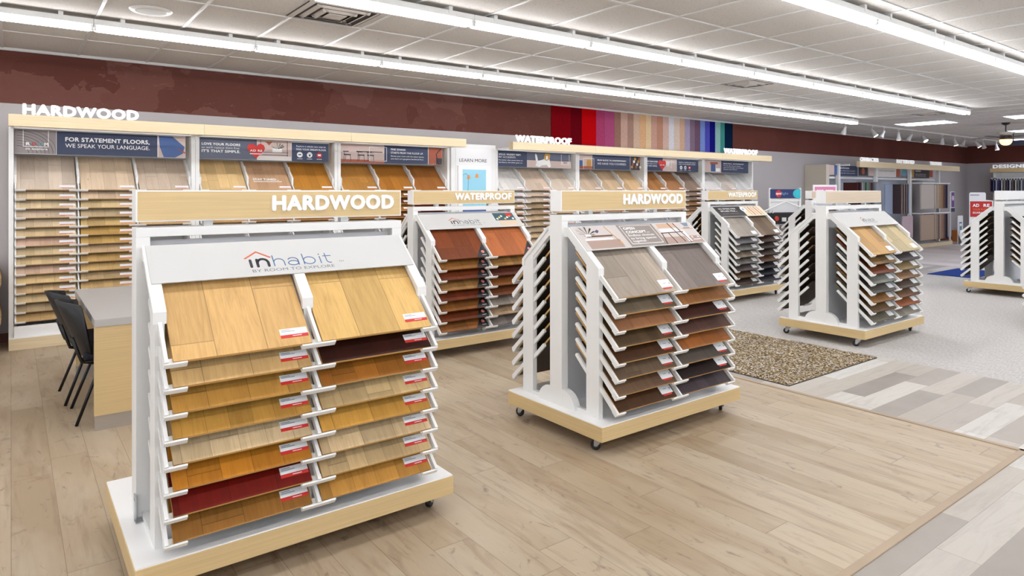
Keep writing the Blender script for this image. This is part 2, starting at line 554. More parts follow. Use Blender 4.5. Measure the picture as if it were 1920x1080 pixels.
# ------------------------------------------------------------------ strip lights
TUBEM = mat('lit_fluorescent_tube', (248, 250, 255), 0.3, 0, TUBE)
LH = mat('fixture_white_enamel', (226, 226, 224), 0.35)
PIT = 1.374
TZ = 3.045
def strip_light(x0, y, label, group):
    r = empty('strip_light', (x0, y, CEIL), label, 'ceiling light', group)
    dz = TZ - CEIL
    h = MB()
    h.box(0.0, PIT - 0.002, -0.06, 0.06, dz + 0.028, dz + 0.078)
    h.build('housing', LH, r, bevel=0.004)
    for xx in (0.22, PIT - 0.24):
        MB().box(xx - 0.018, xx + 0.018, -0.064, 0.064, dz + 0.05, -0.001).build('hanger_bracket', LH, r)
    for xx in (0.012, PIT - 0.014):
        b = MB().box(xx - 0.010, xx + 0.010, -0.05, 0.05, dz + 0.012, dz + 0.029)
        for yy in (-0.036, 0.036):
            b.box(xx - 0.009, xx + 0.009, yy - 0.013, yy + 0.013, dz - 0.014, dz + 0.028)
        b.build('lamp_holder', LH, r)
    for yy in (-0.036, 0.036):
        t = MB()
        t.cyl((0.024, yy, dz), (PIT - 0.026, yy, dz), 0.0165, 12)
        t.build('tube', TUBEM, r, smooth=True)
    return r
ORD = ['first', 'second', 'third', 'fourth', 'fifth', 'sixth', 'seventh', 'eighth', 'ninth', 'tenth', 'eleventh', 'twelfth', 'thirteenth', 'fourteenth', 'fifteenth']
rows = [(6.90, 14.32, 12, 'row nearest the brown wall'), (4.785, 14.15, 10, 'middle row above the racks'), (2.69, 14.1, 8, 'right-hand row cut by the frame')]
for y, xe, n, nm in rows:
    for i in range(n):
        strip_light(xe - PIT * (i + 1), y, 'two-tube strip light, %s from far end of the %s' % (ORD[i], nm), 'strip lights in the ' + nm)
# unseen strip lights, added outside the frame to brighten racks and floor
def strip_fill(y, xe, n):
    for i in range(n):
        strip_light(xe - PIT * (i + 1), y, 'unseen two-tube strip light added outside the frame to brighten the room', 'added strip lights outside the frame')
strip_fill(0.55, 14.1, 8)
strip_fill(-1.6, 12.7, 10)
strip_fill(4.785, 0.41, 3)
strip_fill(2.69, 3.10, 5)
strip_fill(0.55, 3.10, 5)
strip_fill(6.90, -2.17, 2)

def troffer(x0, x1, y0, y1, label):
    r = empty('recessed_light', ((x0 + x1) / 2, (y0 + y1) / 2, CEIL), label, 'ceiling light')
    a, b = (x1 - x0) / 2, (y1 - y0) / 2
    MB().box(-a, a, -b, b, -0.012, -0.002).build('diffuser', mat('lit_diffuser', (228, 236, 255), 0.4, 0, 12.0), r)
    f = MB()
    f.box(-a - 0.02, a + 0.02, -b - 0.02, -b, -0.016, 0.0); f.box(-a - 0.02, a + 0.02, b, b + 0.02, -0.016, 0.0)
    f.box(-a - 0.02, -a, -b, b, -0.016, 0.0); f.box(a, a + 0.02, -b, b, -0.016, 0.0)
    f.build('frame', LH, r)
    return r
troffer(16.1, 16.85, 5.88, 6.9, 'lit rectangular ceiling panel left of the ceiling fan')
troffer(16.2, 16.95, 3.7, 4.85, 'lit rectangular ceiling panel above the fan at the right edge')
troffer(20.2, 20.95, 4.9, 5.95, 'lit ceiling panel just behind the fan canopy')
troffer(23.6, 24.35, 6.0, 7.1, 'lit ceiling panel beside the fan globe, lowest in view')

for tx in (17.0, 20.6, 24.0):  # out-of-view panels added to brighten the far bay
    for ty in (1.4, -1.2):
        troffer(tx, tx + 0.75, ty, ty + 1.1, 'unseen ceiling panel added beyond the right edge to brighten the far bay')['group'] = 'added ceiling panels beyond the right edge'
# ceiling speaker, vents
sp_ = empty('ceiling_speaker', (0.952, 6.40 - 0.03, CEIL), 'round white speaker grille in a ceiling tile at top left', 'speaker')
MB().lathe((0, 0, 0), [(0.0, -0.014), (0.10, -0.014), (0.155, -0.010), (0.165, 0.0)], 32).build('rim', LH, sp_, smooth=True)
MB().lathe((0, 0, 0), [(0.0, -0.0175), (0.09, -0.0175), (0.12, -0.0155), (0.122, -0.012)], 28).build('grille', mat('speaker_mesh', (196, 194, 190), 0.6), sp_)
def vent(cx, cy, a, b, label):
    r = empty('ceiling_vent', (cx, cy, CEIL), label, 'vent')
    MB().box(-a, a, -b, b, -0.006, -0.001).build('backing', mat('vent_dark', (58, 54, 50), 0.8), r)
    VW = mat('vent_white', (188, 180, 172), 0.5)
    for i, kx in enumerate((1.0, 0.74, 0.48)):
        f = MB()
        A, B = a * kx, b * kx
        t = 0.035
        z0, z1 = -0.012 - 0.008 * i, -0.004
        for s in (-1, 1):
            f.prism([(s * A, z1), (s * (A - t), z0), (s * (A - t - 0.008), z0), (s * (A - 0.008), z1)], -B, B, 'y')
            f.prism([(s * B, z1), (s * (B - t), z0), (s * (B - t - 0.008), z0), (s * (B - 0.008), z1)], -A, A, 'x')
        f.build('louver_frame', VW, r)
    MB().box(-a * 0.25, a * 0.25, -b * 0.25, b * 0.25, -0.03, -0.024).build('centre_plate', VW, r)
vent(2.24, 5.53, 0.32, 0.31, 'square louvered ceiling vent beside the middle row of strip lights, top left')
vent(8.42, 5.6, 0.30, 0.24, 'louvered ceiling vent between the two left light rows')
vent(14.5, 5.6, 0.30, 0.22, 'small far ceiling vent before the recessed panel')

# ------------------------------------------------------------------ boards
BT = 43.0
cB, sB = math.cos(R(BT)), math.sin(R(BT))
BW, BL, BTH = 0.548, 0.53, 0.013
def board_mesh(w_, l_):
    m = MB()
    p = [(-w_ / 2, 0, 0), (w_ / 2, 0, 0), (w_ / 2, l_, 0), (-w_ / 2, l_, 0), (-w_ / 2, 0, BTH), (w_ / 2, 0, BTH), (w_ / 2, l_, BTH), (-w_ / 2, l_, BTH)]
    m.poly(p, [(4, 5, 6, 7)], 0)
    m.poly(p, [(0, 1, 5, 4), (1, 2, 6, 5), (2, 3, 7, 6), (3, 0, 4, 7)], 1)
    m.poly(p, [(3, 2, 1, 0)], 2)
    me = bpy.data.meshes.new('sample_board')
    me.from_pydata(m.v, [], m.f)
    me.polygons.foreach_set('material_index', m.m)
    for q in (PLY, PLY, DARKEDGE):
        me.materials.append(q)
    return me
BM = {('n', 1): board_mesh(BW, BL), ('w', 1): board_mesh(0.515, BL)}
def label_mesh(kind, w_):
    m = MB()
    F = Frame((0, 0, BTH), (1, 0, 0), (0, 1, 0), (0, 0, 1))
    e = w_ / 2
    if kind == 'strip':        # low white card with red foot
        m.rect(F, e - 0.125, 0.055, e - 0.006, 0.087, 0, 0.0016, 0)
        m.rect(F, e - 0.125, 0.040, e - 0.006, 0.055, 0, 0.0016, 1)
        m.rect(F, e - 0.118, 0.078, e - 0.08, 0.081, 0.0016, 0.0019, 2)
        m.rect(F, e - 0.118, 0.071, e - 0.06, 0.074, 0.0016, 0.0019, 2)
        m.rect(F, e - 0.075, 0.046, e - 0.035, 0.049, 0.0016, 0.0019, 0)
    elif kind == 'card':       # taller white card with a thin red foot
        m.rect(F, e - 0.120, 0.036, e - 0.010, 0.100, 0, 0.0016, 0)
        m.rect(F, e - 0.112, 0.024, e - 0.030, 0.036, 0, 0.0016, 1)
        m.rect(F, e - 0.085, 0.068, e - 0.055, 0.072, 0.0016, 0.0019, 2)
        m.rect(F, e - 0.030, 0.060, e - 0.020, 0.072, 0.0016, 0.0019, 2)
    elif kind == 'white':
        m.rect(F, e - 0.125, 0.03, e - 0.012, 0.095, 0, 0.0016, 0)
    elif kind == 'wall':
        m.rect(F, e - 0.15, 0.030, e - 0.010, 0.065, 0, 0.0016, 0)
        m.rect(F, e - 0.145, 0.024, e - 0.03, 0.030, 0, 0.0016, 1)
    elif kind == 'corner':
        m.shape(F, [(e - 0.15, 0.0), (e, 0.0), (e, 0.19)], 0, 0.0016, 3)
        m.disc(F, e - 0.045, 0.070, 0.019, 0.0016, 0.002, 4)
        m.rect(F, e - 0.07, 0.026, e - 0.02, 0.031, 0.0016, 0.002, 0)
    me = bpy.data.meshes.new('price_label')
    me.from_pydata([tuple(v) for v in m.v], [], m.f)
    me.polygons.foreach_set('material_index', m.m)
    for q in (LBL, RED, LBLT, mat('sticker_black', (28, 28, 32), 0.4), mat('sticker_pink', (214, 120, 110), 0.5)):
        me.materials.append(q)
    return me
LM = {}
def board(x, y, z, rgb, label, group, lk='strip', flip=False, wide=True, tan_edge=True, contrast=1.0, pw=0.125, edge=None, pale=False):
    """x,y,z: middle of the lower front edge; flip: faces +Y"""
    key = 'n' if wide else 'w'
    o = bpy.data.objects.new('sample_board', BM[(key, 1)])
    col.objects.link(o)
    o.location = (x, y, z)
    if flip:
        o.rotation_euler = (R(BT), 0, R(180))
    else:
        o.rotation_euler = (R(BT), 0, 0)
    for i in (0, 1):
        o.material_slots[i].link = 'OBJECT'
    o.material_slots[0].material = wood(rgb, contrast, pw)
    o.material_slots[1].material = edge or (PLY if tan_edge else wood(rgb, contrast, pw))
    tag(o, label, 'flooring sample', group)
    if lk:
        kk = (key, lk)
        if kk not in LM:
            LM[kk] = label_mesh(lk, BW if wide else 0.515)
        c_ = bpy.data.objects.new('price_label', LM[kk])
        col.objects.link(c_)
        c_.parent = o
    return o

def cname(rgb):
    r, g_, b = rgb
    lum = 0.3 * r + 0.59 * g_ + 0.11 * b
    sat = (max(rgb) - min(rgb)) / max(1, max(rgb))
    tone = 'near-black' if lum < 42 else 'dark' if lum < 82 else 'medium' if lum < 130 else 'light' if lum < 178 else 'pale'
    if r - b < 0:
        hue = 'blue-grey'
    elif sat < 0.16:
        hue = 'grey'
    elif sat < 0.33:
        hue = 'grey-brown' if lum < 130 else 'beige'
    elif r > 100 and g_ < 0.45 * r:
        hue = 'red-brown'
    elif sat > 0.62 and lum > 90:
        hue = 'amber'
    elif lum > 130:
        hue = 'honey'
    else:
        hue = 'brown'
    return tone + ' ' + hue

# ------------------------------------------------------------------ floor racks
LZ0, LDZ, LY = 0.242, 0.1, -0.515
def side_panel(mb, x0, x1, n, z0, dz, ylip, ys0, ys1, zbase, zsh, yap, zap, ypost, sgn=1, lipl=True, lipr=True, tabs=True, armt=0.03):
    """comb panel in the y-z plane; sgn=-1 mirrors it to the rear face"""
    def P(pts):
        return [(sgn * a, b) for a, b in (pts if sgn > 0 else pts[::-1])]
    mb.prism(P([(ys0, zbase), (ys1, zbase), (ys1, zsh + (ys1 - ys0) * 0.86 - 0.0), (ys0, zsh)]), x0, x1)
    # sloping cap arm up to the post
    t = 0.062
    mb.prism(P([(ys0 - 0.004, zsh - 0.05), (ys0 + 0.018, zsh - 0.05), (ys0 + 0.018, zsh - 0.012), (yap + 0.006, zap - 0.022), (yap, zap + 0.001), (ys0 - 0.004, zsh - 0.002)]), x0 - 0.007, x1 + 0.007)
    mb.prism(P([(ys0, zsh), (ys0 + 0.02, zsh - t * 0.9), (yap + 0.012, zap - t), (ypost, zap - t), (ypost, zap), (yap, zap)]), x0 + 0.0005, x1 - 0.0005)
    tt = armt
    for k_ in range(n):
        zk = z0 + dz * k_
        a = Vector((ylip, zk)); u = Vector((cB, sB)); nn = Vector((-sB, cB))
        L = (ys1 - ylip) / cB
        q = a + u * L
        if tabs:
            q2 = a + u * ((ys1 + 0.10 - ylip) / cB); q1 = a + u * ((ys1 - 0.03 - ylip) / cB)
            tp = [q1 - nn * 0.024, q2 - nn * 0.024, q2 + u * 0.006 - nn * 0.012, q2 + nn * 0.001, q1 + nn * 0.001]
            xm = (x0 + x1) / 2
            mb.prism(P([(p.x, p.y) for p in tp]), xm - 0.008, xm + 0.008)
        xc = (x0 + x1) / 2
        pts = [a, q, q + nn * tt * 0.8 - u * 0.02, a + nn * tt]
        mb.prism(P([(p.x, p.y) for p in pts]), xc - 0.007, xc + 0.007)
        lx0 = xc - (0.075 if lipl else 0.008)
        lx1 = xc + (0.075 if lipr else 0.008)
        l0 = a - u * 0.006
        pts = [l0, l0 + u * 0.008, l0 + u * 0.008 + nn * 0.021, l0 + nn * 0.021]
        mb.prism(P([(p.x, p.y) for p in pts]), lx0, lx1)
        pts = [l0 - nn * 0.004, l0 + u * 0.04 - nn * 0.004, l0 + u * 0.04 + nn * 0.002, l0 + nn * 0.002]
        mb.prism(P([(p.x, p.y) for p in pts]), lx0, lx1)
    return mb

def caster(r, x, y, ang):
    M = Matrix.Translation((x, y, 0)) @ Matrix.Rotation(ang, 4, 'Z')
    b = MB()
    b.box(-0.03, 0.03, -0.03, 0.03, 0.09, 0.096)
    b.cyl((0, 0, 0.075), (0, 0, 0.092), 0.018, 12)
    for s in (-1, 1):
        b.prism([(-0.03, 0.078), (0.03, 0.078), (0.032, 0.03), (0.012, 0.026)], s * 0.017 - 0.0015, s * 0.017 + 0.0015, 'y')
    b.box(-0.03, 0.03, -0.018, 0.018, 0.072, 0.078)
    b.cyl((0.022, -0.022, 0.032), (0.022, 0.022, 0.032), 0.006, 8)
    o = b.build('caster', CHROME, r)
    o.location = (x, y, 0); o.rotation_euler = (0, 0, ang)
    w_ = MB()
    prof = [(0.012, -0.012), (0.028, -0.012), (0.032, -0.007), (0.032, 0.007), (0.028, 0.012), (0.012, 0.012)]
    n = 20
    P, F = [], []
    for (rr, yy) in prof:
        P += [(0.022 + rr * math.cos(2 * math.pi * i / n), yy, 0.0325 + rr * math.sin(2 * math.pi * i / n)) for i in range(n)]
    for j in range(len(prof)):
        for i in range(n):
            j2 = (j + 1) % len(prof)
            F.append((j * n + i, j * n + (i + 1) % n, j2 * n + (i + 1) % n, j2 * n + i))
    w_.poly(P, F)
    w_.build('wheel', BLACK, o, smooth=True)

GY0 = -0.27      # graphic panel lower edge (local y)
def graphic_frame():
    th = math.atan2(1.377 - 1.137, 0.385 - 0.108)
    u = (0, math.cos(th), math.sin(th)); n_ = (0, -math.sin(th), math.cos(th))
    y0 = -0.275
    z0 = 1.377 - (0.275 - 0.108) * math.tan(th)
    return Frame((-0.615, y0, z0 + 0.002), (1, 0, 0), u, n_)

def inhabit(mb, F, u, v, s=1.0, mono=False):
    """house-roof wordmark: mats 0 paper,1 orange,2 dark,3 blue,4 grey"""
    B = 3 if not mono else 4
    mb.shape(F, [(u - 0.012 * s, v + 0.085 * s), (u + 0.043 * s, v + 0.123 * s), (u + 0.043 * s, v + 0.132 * s), (u - 0.018 * s, v + 0.090 * s)], 0.0041, 0.0048, 1)
    mb.shape(F, [(u + 0.043 * s, v + 0.123 * s), (u + 0.098 * s, v + 0.085 * s), (u + 0.104 * s, v + 0.090 * s), (u + 0.043 * s, v + 0.132 * s)], 0.0041, 0.0048, 1)
    def arc(cx, cy, r, a0, a1, ry=None, n=10):
        return [(cx + r * math.cos(R(a0 + (a1 - a0) * i / n)), cy + (ry or r) * math.sin(R(a0 + (a1 - a0) * i / n))) for i in range(n + 1)]
    def st(pts, w_, mi):
        w_ = w_ * (1.7 if mono and w_ < 0.01 else 1.0)
        mb.ribbon(F, [(u + a_ * s, v + 0.03 * s + b_ * s) for a_, b_ in pts], w_ * s, 0.0041, 0.0047, mi)
    st([(0.007, 0.005), (0.007, 0.046)], 0.0125, 2)
    st([(0.036, 0.005), (0.036, 0.048)], 0.0125, 2)
    st([(0.036, 0.026)] + arc(0.061, 0.026, 0.024, 160, 0, 0.024) + [(0.085, 0.005)], 0.0125, 2)
    st([(0.110, 0.002), (0.110, 0.068)], 0.0046, B)
    st([(0.110, 0.024)] + arc(0.134, 0.024, 0.024, 175, 0, 0.022) + [(0.158, 0.002)], 0.0046, B)
    st(arc(0.200, 0.030, 0.024, 150, 0, 0.018) + [(0.224, 0.002)], 0.0046, B)
    st(arc(0.200, 0.015, 0.024, 0, 360, 0.014, 16), 0.0046, B)
    st([(0.250, 0.002), (0.250, 0.068)], 0.0046, B)
    st(arc(0.278, 0.024, 0.028, 0, 360, 0.023, 18), 0.0046, B)
    st([(0.332, 0.002), (0.332, 0.046)], 0.0046, B)
    st([(0.332, 0.060), (0.332, 0.061)], 0.0060, 2)
    st([(0.362, 0.064), (0.362, 0.018)] + arc(0.378, 0.018, 0.016, 180, 285, 0.016), 0.0046, B)
    st([(0.350, 0.047), (0.388, 0.047)], 0.0046, B)
    mb.text(F, 'BY ROOM TO EXPLORE', u + 0.005 * s, v, 0.017 * s, 0.385 * s, 4, 0.0, 0.0045)
    mb.text(F, 'TM', u + 0.42 * s, v + 0.03 * s, 0.010 * s, 0.025 * s, 4, 0.0, 0.0045)

def rack(cx, cy, label, header, gfx, rear=True, hlw=None, header_lit=False, gusset=True):
    r = empty('display_rack', (cx, cy, 0), label, 'display rack')
    MB().box(-0.705, 0.705, -0.5, 0.455, 0.0955, 0.184).build('base', MAPLE, r, bevel=0.0015)
    MB().box(-0.702, 0.702, -0.497, 0.452, 0.184, 0.19).build('deck', WHITE2, r)
    for (sx, sy, a) in ((-1, -1, 2.2), (1, -1, 0.6), (-1, 1, 1.9), (1, 1, 0.9)):
        caster(r, sx * 0.62, sy * 0.39, a)
    for s in (-1, 1):
        MB().box(s * 0.615 - 0.028, s * 0.615 + 0.028, -0.06, 0.06, 0.19, 1.417).build('post', WHITE, r, bevel=0.002)
        for q in ((-1, 1) if gusset else ()):
            pts = [(q * 0.06, 0.19)] + [(q * (0.06 + 0.125 * math.cos(t)), 0.19 + 0.115 * math.sin(t)) for t in [math.pi / 2 * i / 10 for i in range(11)]]
            if q < 0: pts = pts[::-1]
            MB().prism(pts, s * 0.615 - 0.026, s * 0.615 + 0.026).build('foot_gusset', WHITE, r)
    MB().box(-0.643, 0.643, -0.06, 0.06, 1.417, 1.458).build('top_rail', WHITE, r, bevel=0.002)
    MB().box(-0.585, 0.585, -0.012, 0.012, 0.19, 1.398).build('back_panel', GREYP, r)
    for s in (-0.34, 0.33):
        MB().box(s - 0.02, s + 0.02, -0.02, 0.02, 1.4585, 1.4825).build('header_support', WHITE, r)
    hb = MB().box(-0.643, 0.643, -0.056, 0.056, 1.483, 1.623).build('header_box', WHITE2, r, bevel=0.0015)
    f = MB().box(-0.636, 0.636, -0.0585, -0.0555, 1.489, 1.617)
    f.box(-0.636, 0.636, 0.0555, 0.0585, 1.489, 1.617)
    f.build('header_face', WHITE2 if header_lit else MAPLE if header else MAPLE3, hb)
    if header:
        x1 = 0.595
        MB().text(front(0, -0.0585, 0), header, x1 - hlw, 1.523, 0.076, hlw, 0, 0.05, 0.0, 0.008).build('header_lettering', LETTER, hb)
    if not gusset:
        b_ = MB().box(-0.650, -0.6435, -0.085, -0.045, 0.191, 0.30).box(-0.650, -0.60, -0.11, -0.0605, 0.191, 0.195)
        b_.cyl((-0.651, -0.065, 0.28), (-0.648, -0.065, 0.28), 0.007, 8)
        b_.build('connector_plate', CHROME, r)
    # comb panels
    for sg in ((1, -1) if rear else (1,)):
        for i, xc in enumerate((-0.602, 0.0, 0.588)):
            m = MB()
            side_panel(m, xc - 0.0175, xc + 0.0175, 8, LZ0, LDZ, LY, -0.385, -0.272, 0.19, 1.137, -0.108, 1.377, -0.06, sg, i > 0, i < 2)
            # low foot rail to the post
            m.box(xc - 0.0175, xc + 0.0175, min(sg * -0.272, sg * -0.0605), max(sg * -0.272, sg * -0.0605), 0.19, 0.215)
            m.build('side_panel', WHITE, r)
    if gfx:
        G = graphic_frame()
        pn = MB().rect(G, 0.0, 0.0, 1.215, 0.222, 0.0, 0.004, 0)
        pn = pn.build('graphic_panel', mat('graphic_panel_white', (200, 199, 196), 0.6), r)
        gfx(G, pn)
    return r

def gfx_inhabit(s, u, v=0.035, corner=False, mono=False):
    def f(G, pn):
        m = MB()
        inhabit(m, G, u, v, s, mono)
        m.build('printed_logo', [PAPER, mat('logo_orange', (206, 96, 62), 0.5), mat('logo_dark', (58, 58, 66), 0.5), mat('logo_blue', (70, 112, 156), 0.5), mat('logo_grey', (110, 112, 120), 0.5)], pn)
        if corner:
            q = MB()
            q.rect(G, 0.90, 0.10, 1.17, 0.215, 0.004, 0.0046, 0)
            q.rect(G, 1.07, 0.165, 1.15, 0.21, 0.0046, 0.005, 1)
            for i in range(7):
                q.disc(G, 0.93 + 0.035 * i, 0.125 + 0.02 * (i % 3), 0.014, 0.0046, 0.005, 2 + i % 2)
            q.rect(G, 0.93, 0.022, 1.17, 0.09, 0.004, 0.0046, 4)
            q.build('printed_photo', [mat('photo_teal', (54, 84, 92), 0.5), RED, PAPER, mat('photo_yellow', (214, 190, 110), 0.5), mat('photo_tan', (214, 190, 160), 0.5)], pn)
    return f

def gfx_open(G, pn):
    m = MB()
    m.rect(G, 0.008, 0.006, 0.42, 0.218, 0.004, 0.0044, 0)          # room photo
    m.rect(G, 0.05, 0.01, 0.36, 0.085, 0.0044, 0.0047, 1)           # wooden floor
    m.rect(G, 0.05, 0.085, 0.30, 0.100, 0.0047, 0.005, 6)          # bench
    m.rect(G, 0.08, 0.115, 0.32, 0.130, 0.0047, 0.005, 2)
    for i in range(16):
        a = i * 0.7
        m.shape(G, [(0.10, 0.135), (0.10 + 0.075 * math.cos(a) + 0.012, 0.165 + 0.045 * math.sin(a)), (0.10 + 0.075 * math.cos(a), 0.172 + 0.045 * math.sin(a))], 0.005, 0.0054, 3)
    m.rect(G, 0.075, 0.122, 0.125, 0.142, 0.0054, 0.0058, 6)
    m.shape(G, [(0.18, 0.165), (0.215, 0.185), (0.20, 0.15), (0.225, 0.17)], 0.005, 0.0054, 4)
    m.tube([G.p(0.30, 0.21, 0.005), G.p(0.35, 0.06, 0.005)], 0.003, 6, 5)
    m.disc(G, 0.35, 0.05, 0.014, 0.005, 0.0055, 5)
    m.rect(G, 0.42, 0.006, 0.79, 0.218, 0.004, 0.0044, 7)
    m.rect(G, 0.445, 0.028, 0.765, 0.208, 0.0044, 0.0048, 6)
    m.rect(G, 0.450, 0.033, 0.760, 0.204, 0.0048, 0.0052, 7)
    m.text(G, 'OPEN', 0.468, 0.168, 0.024, 0.115, 8, 0.03, 0.0056)
    m.text(G, 'CONCEPT...', 0.468, 0.132, 0.024, 0.235, 8, 0.03, 0.0056)
    m.text(G, 'Endless choices', 0.468, 0.102, 0.020, 0.26, 8, 0.005, 0.0056)
    m.text(G, 'to bring spaces', 0.468, 0.073, 0.020, 0.26, 8, 0.005, 0.0056)
    m.text(G, 'together.', 0.468, 0.046, 0.020, 0.145, 8, 0.005, 0.0056)
    m.rect(G, 0.79, 0.006, 1.208, 0.218, 0.004, 0.0044, 0)
    m.rect(G, 0.79, 0.006, 1.208, 0.075, 0.0044, 0.0047, 1)
    # chair with a tan seat back and dark wooden frame
    m.rect(G, 0.83, 0.17, 1.03, 0.212, 0.0047, 0.005, 9)
    m.rect(G, 0.82, 0.125, 1.02, 0.158, 0.0047, 0.005, 6)
    for a, b, c_, d in ((0.81, 0.115, 1.06, 0.122), (0.79, 0.01, 0.82, 0.12), (0.90, 0.01, 0.89, 0.12), (1.00, 0.02, 0.96, 0.215), (1.06, 0.01, 1.02, 0.21)):
        m.tube([G.p(a, b, 0.005), G.p(c_, d, 0.005)], 0.0035, 6, 2)
    m.shape(G, [(1.11, 0.212), (1.19, 0.212), (1.17, 0.175), (1.13, 0.175)], 0.0047, 0.0052, 10)
    m.rect(G, 1.07, 0.145, 1.20, 0.153, 0.0047, 0.0052, 9)
    m.rect(G, 1.10, 0.153, 1.17, 0.165, 0.0047, 0.0052, 7)
    m.rect(G, 1.04, 0.02, 1.08, 0.14, 0.0047, 0.0051, 6)
    for i, ch in enumerate(('R', 'O', 'O', 'M')):
        m.text(G, ch, 1.105 + 0.022 * i, 0.052, 0.018, 0.017, (8, 11, 12, 8)[i], 0.03, 0.0056)
    m.rect(G, 1.105, 0.035, 1.19, 0.040, 0.0047, 0.0056, 8)
    m.build('printed_photo', [mat('photo_wall', (196, 186, 182), 0.5), mat('photo_floor', (164, 138, 126), 0.5), mat('photo_brown', (92, 62, 48), 0.5), mat('photo_leaf', (70, 84, 66), 0.5),
            mat('photo_purple', (92, 78, 122), 0.5), mat('photo_gold', (196, 154, 96), 0.5), PAPER, mat('photo_taupe', (138, 126, 120), 0.5), LETTER, mat('photo_leather', (196, 160, 132), 0.5),
            mat('photo_slate', (108, 124, 142), 0.5), mat('logo_red', (206, 72, 60), 0.5), mat('logo_teal', (90, 150, 170), 0.5)], pn)

def gfx_milk(G, pn):
    m = MB()
    m.rect(G, 0.005, 0.006, 0.74, 0.218, 0.004, 0.0046, 0)
    m.rect(G, 0.66, 0.006, 1.208, 0.218, 0.0046, 0.005, 1)
    m.text(G, 'NO CRYING OVER', 0.10, 0.155, 0.030, 0.42, 2, 0.03, 0.0052)
    m.text(G, 'SPILLED MILK...', 0.10, 0.105, 0.030, 0.41, 2, 0.03, 0.0052)
    m.text(G, 'OR ANYTHING ELSE.', 0.10, 0.055, 0.022, 0.40, 5, 0.01, 0.0052)
    m.disc(G, 0.70, 0.15, 0.07, 0.005, 0.0054, 2, 14, 0.05)
    m.disc(G, 0.70, 0.15, 0.03, 0.0054, 0.0057, 3, 12, 0.02)
    for i in range(5):
        m.shape(G, [(0.80 + 0.08 * i, 0.02), (0.83 + 0.08 * i, 0.02), (0.80 + 0.075 * i, 0.20), (0.775 + 0.075 * i, 0.20)], 0.005, 0.0054, 4 if i % 2 else 6)
    m.build('printed_photo', [mat('photo_black', (38, 36, 38), 0.5), mat('photo_cream', (222, 206, 180), 0.5), LETTER, mat('photo_skyblue', (120, 170, 200), 0.5),
            mat('photo_rust', (176, 96, 62), 0.5), mat('photo_mauve', (150, 122, 118), 0.5), mat('photo_sand', (196, 160, 122), 0.5)], pn)

def fill(cx, cy, side, cols_, desc, group, lk, flip=False, tan=True, contrast=1.0, rng=None, descside=None, kinds=None, edge=None):
    """cols_: colours from the top down; side -1 left, +1 right"""
    xc = cx + (-0.301 if side < 0 else 0.294)
    n = len(cols_)
    for j, c_ in enumerate(cols_):
        kk = 7 - j
        if c_ is None:
            continue
        nm_ = cname(c_)
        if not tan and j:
            c_ = tuple(int(v * 0.84) for v in c_)  # shade inside the slots put into the colour of the lower boards
        z = LZ0 + LDZ * kk
        y = (LY + 0.0) ; zz = z + 0.004
        yy = cy + (y + 0.006 if not flip else -y - 0.006)
        l = kinds[j] if kinds else lk
        if descside is None:
            sd = 'left column' if side < 0 else 'right column'
        else:
            sd = descside
        pos = 'topmost' if j == 0 else 'bottom one' if j == 7 else ORD[j] + ' down'
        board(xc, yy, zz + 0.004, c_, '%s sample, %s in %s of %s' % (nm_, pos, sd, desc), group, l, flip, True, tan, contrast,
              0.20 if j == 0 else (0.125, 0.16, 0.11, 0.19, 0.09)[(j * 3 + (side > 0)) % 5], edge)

# 1 nearest HARDWOOD rack
c1 = (1.078, 3.362)
rack(c1[0], c1[1], 'nearest white display rack headed HARDWOOD, with plain inhabit panel', 'HARDWOOD', gfx_inhabit(1.0, 0.405, 0.022), rear=False, gusset=False, hlw=0.655)
fill(*c1, -1, [(222, 184, 128), (214, 180, 128), (196, 148, 76), (198, 152, 76), (222, 200, 162), (208, 138, 44), (118, 20, 8), (164, 114, 52)], 'the nearest HARDWOOD rack', 'samples in the nearest HARDWOOD rack', 'strip')
fill(*c1, 1, [(230, 193, 128), (58, 22, 12), (168, 108, 42), (214, 188, 142), (212, 162, 80), (226, 202, 162), (212, 186, 142), (202, 150, 76)], 'the nearest HARDWOOD rack', 'samples in the nearest HARDWOOD rack', 'strip')
# 2 left WATERPROOF rack
c2 = (3.88, 6.02)
rack(c2[0], c2[1], 'white display rack headed WATERPROOF, between the two HARDWOOD racks', 'WATERPROOF', gfx_inhabit(0.92, 0.33, 0.04, True, True), hlw=0.745)
d2 = 'the left WATERPROOF rack'
fill(*c2, -1, [(132, 68, 36), (178, 120, 62), (142, 68, 36), (196, 148, 92), (140, 64, 32), (176, 112, 56), (142, 68, 32), (180, 118, 66)], d2, 'samples in the left WATERPROOF rack', 'corner', tan=False)
fill(*c2, 1, [(190, 112, 70), (196, 146, 88), (112, 58, 44), (170, 102, 46), (134, 74, 44), (188, 178, 166), (208, 178, 146), (152, 142, 136)], d2, 'samples in the left WATERPROOF rack', 'corner', tan=False)
# 3 middle HARDWOOD rack
c3 = (3.56, 3.39)
rack(c3[0], c3[1], 'white double-sided display rack headed HARDWOOD with OPEN CONCEPT photo panel', 'HARDWOOD', gfx_open, hlw=0.655)
d3 = 'the OPEN CONCEPT rack'
fill(*c3, -1, [(178, 168, 154), (116, 104, 86), (156, 110, 80), (92, 72, 50), (82, 52, 30), (112, 94, 76), (116, 90, 70), (80, 52, 30)], d3, 'samples on the front of the OPEN CONCEPT rack', 'card',
     kinds=['card', 'card', None, 'card', 'card', 'card', 'card', 'card'])
fill(*c3, 1, [(136, 126, 120), (154, 104, 62), (66, 32, 22), (92, 62, 54), (166, 100, 48), (88, 80, 72), (34, 16, 14), (76, 66, 72)], d3, 'samples on the front of the OPEN CONCEPT rack', 'card',
     kinds=['card', None, 'card', None, None, 'card', 'card', None])
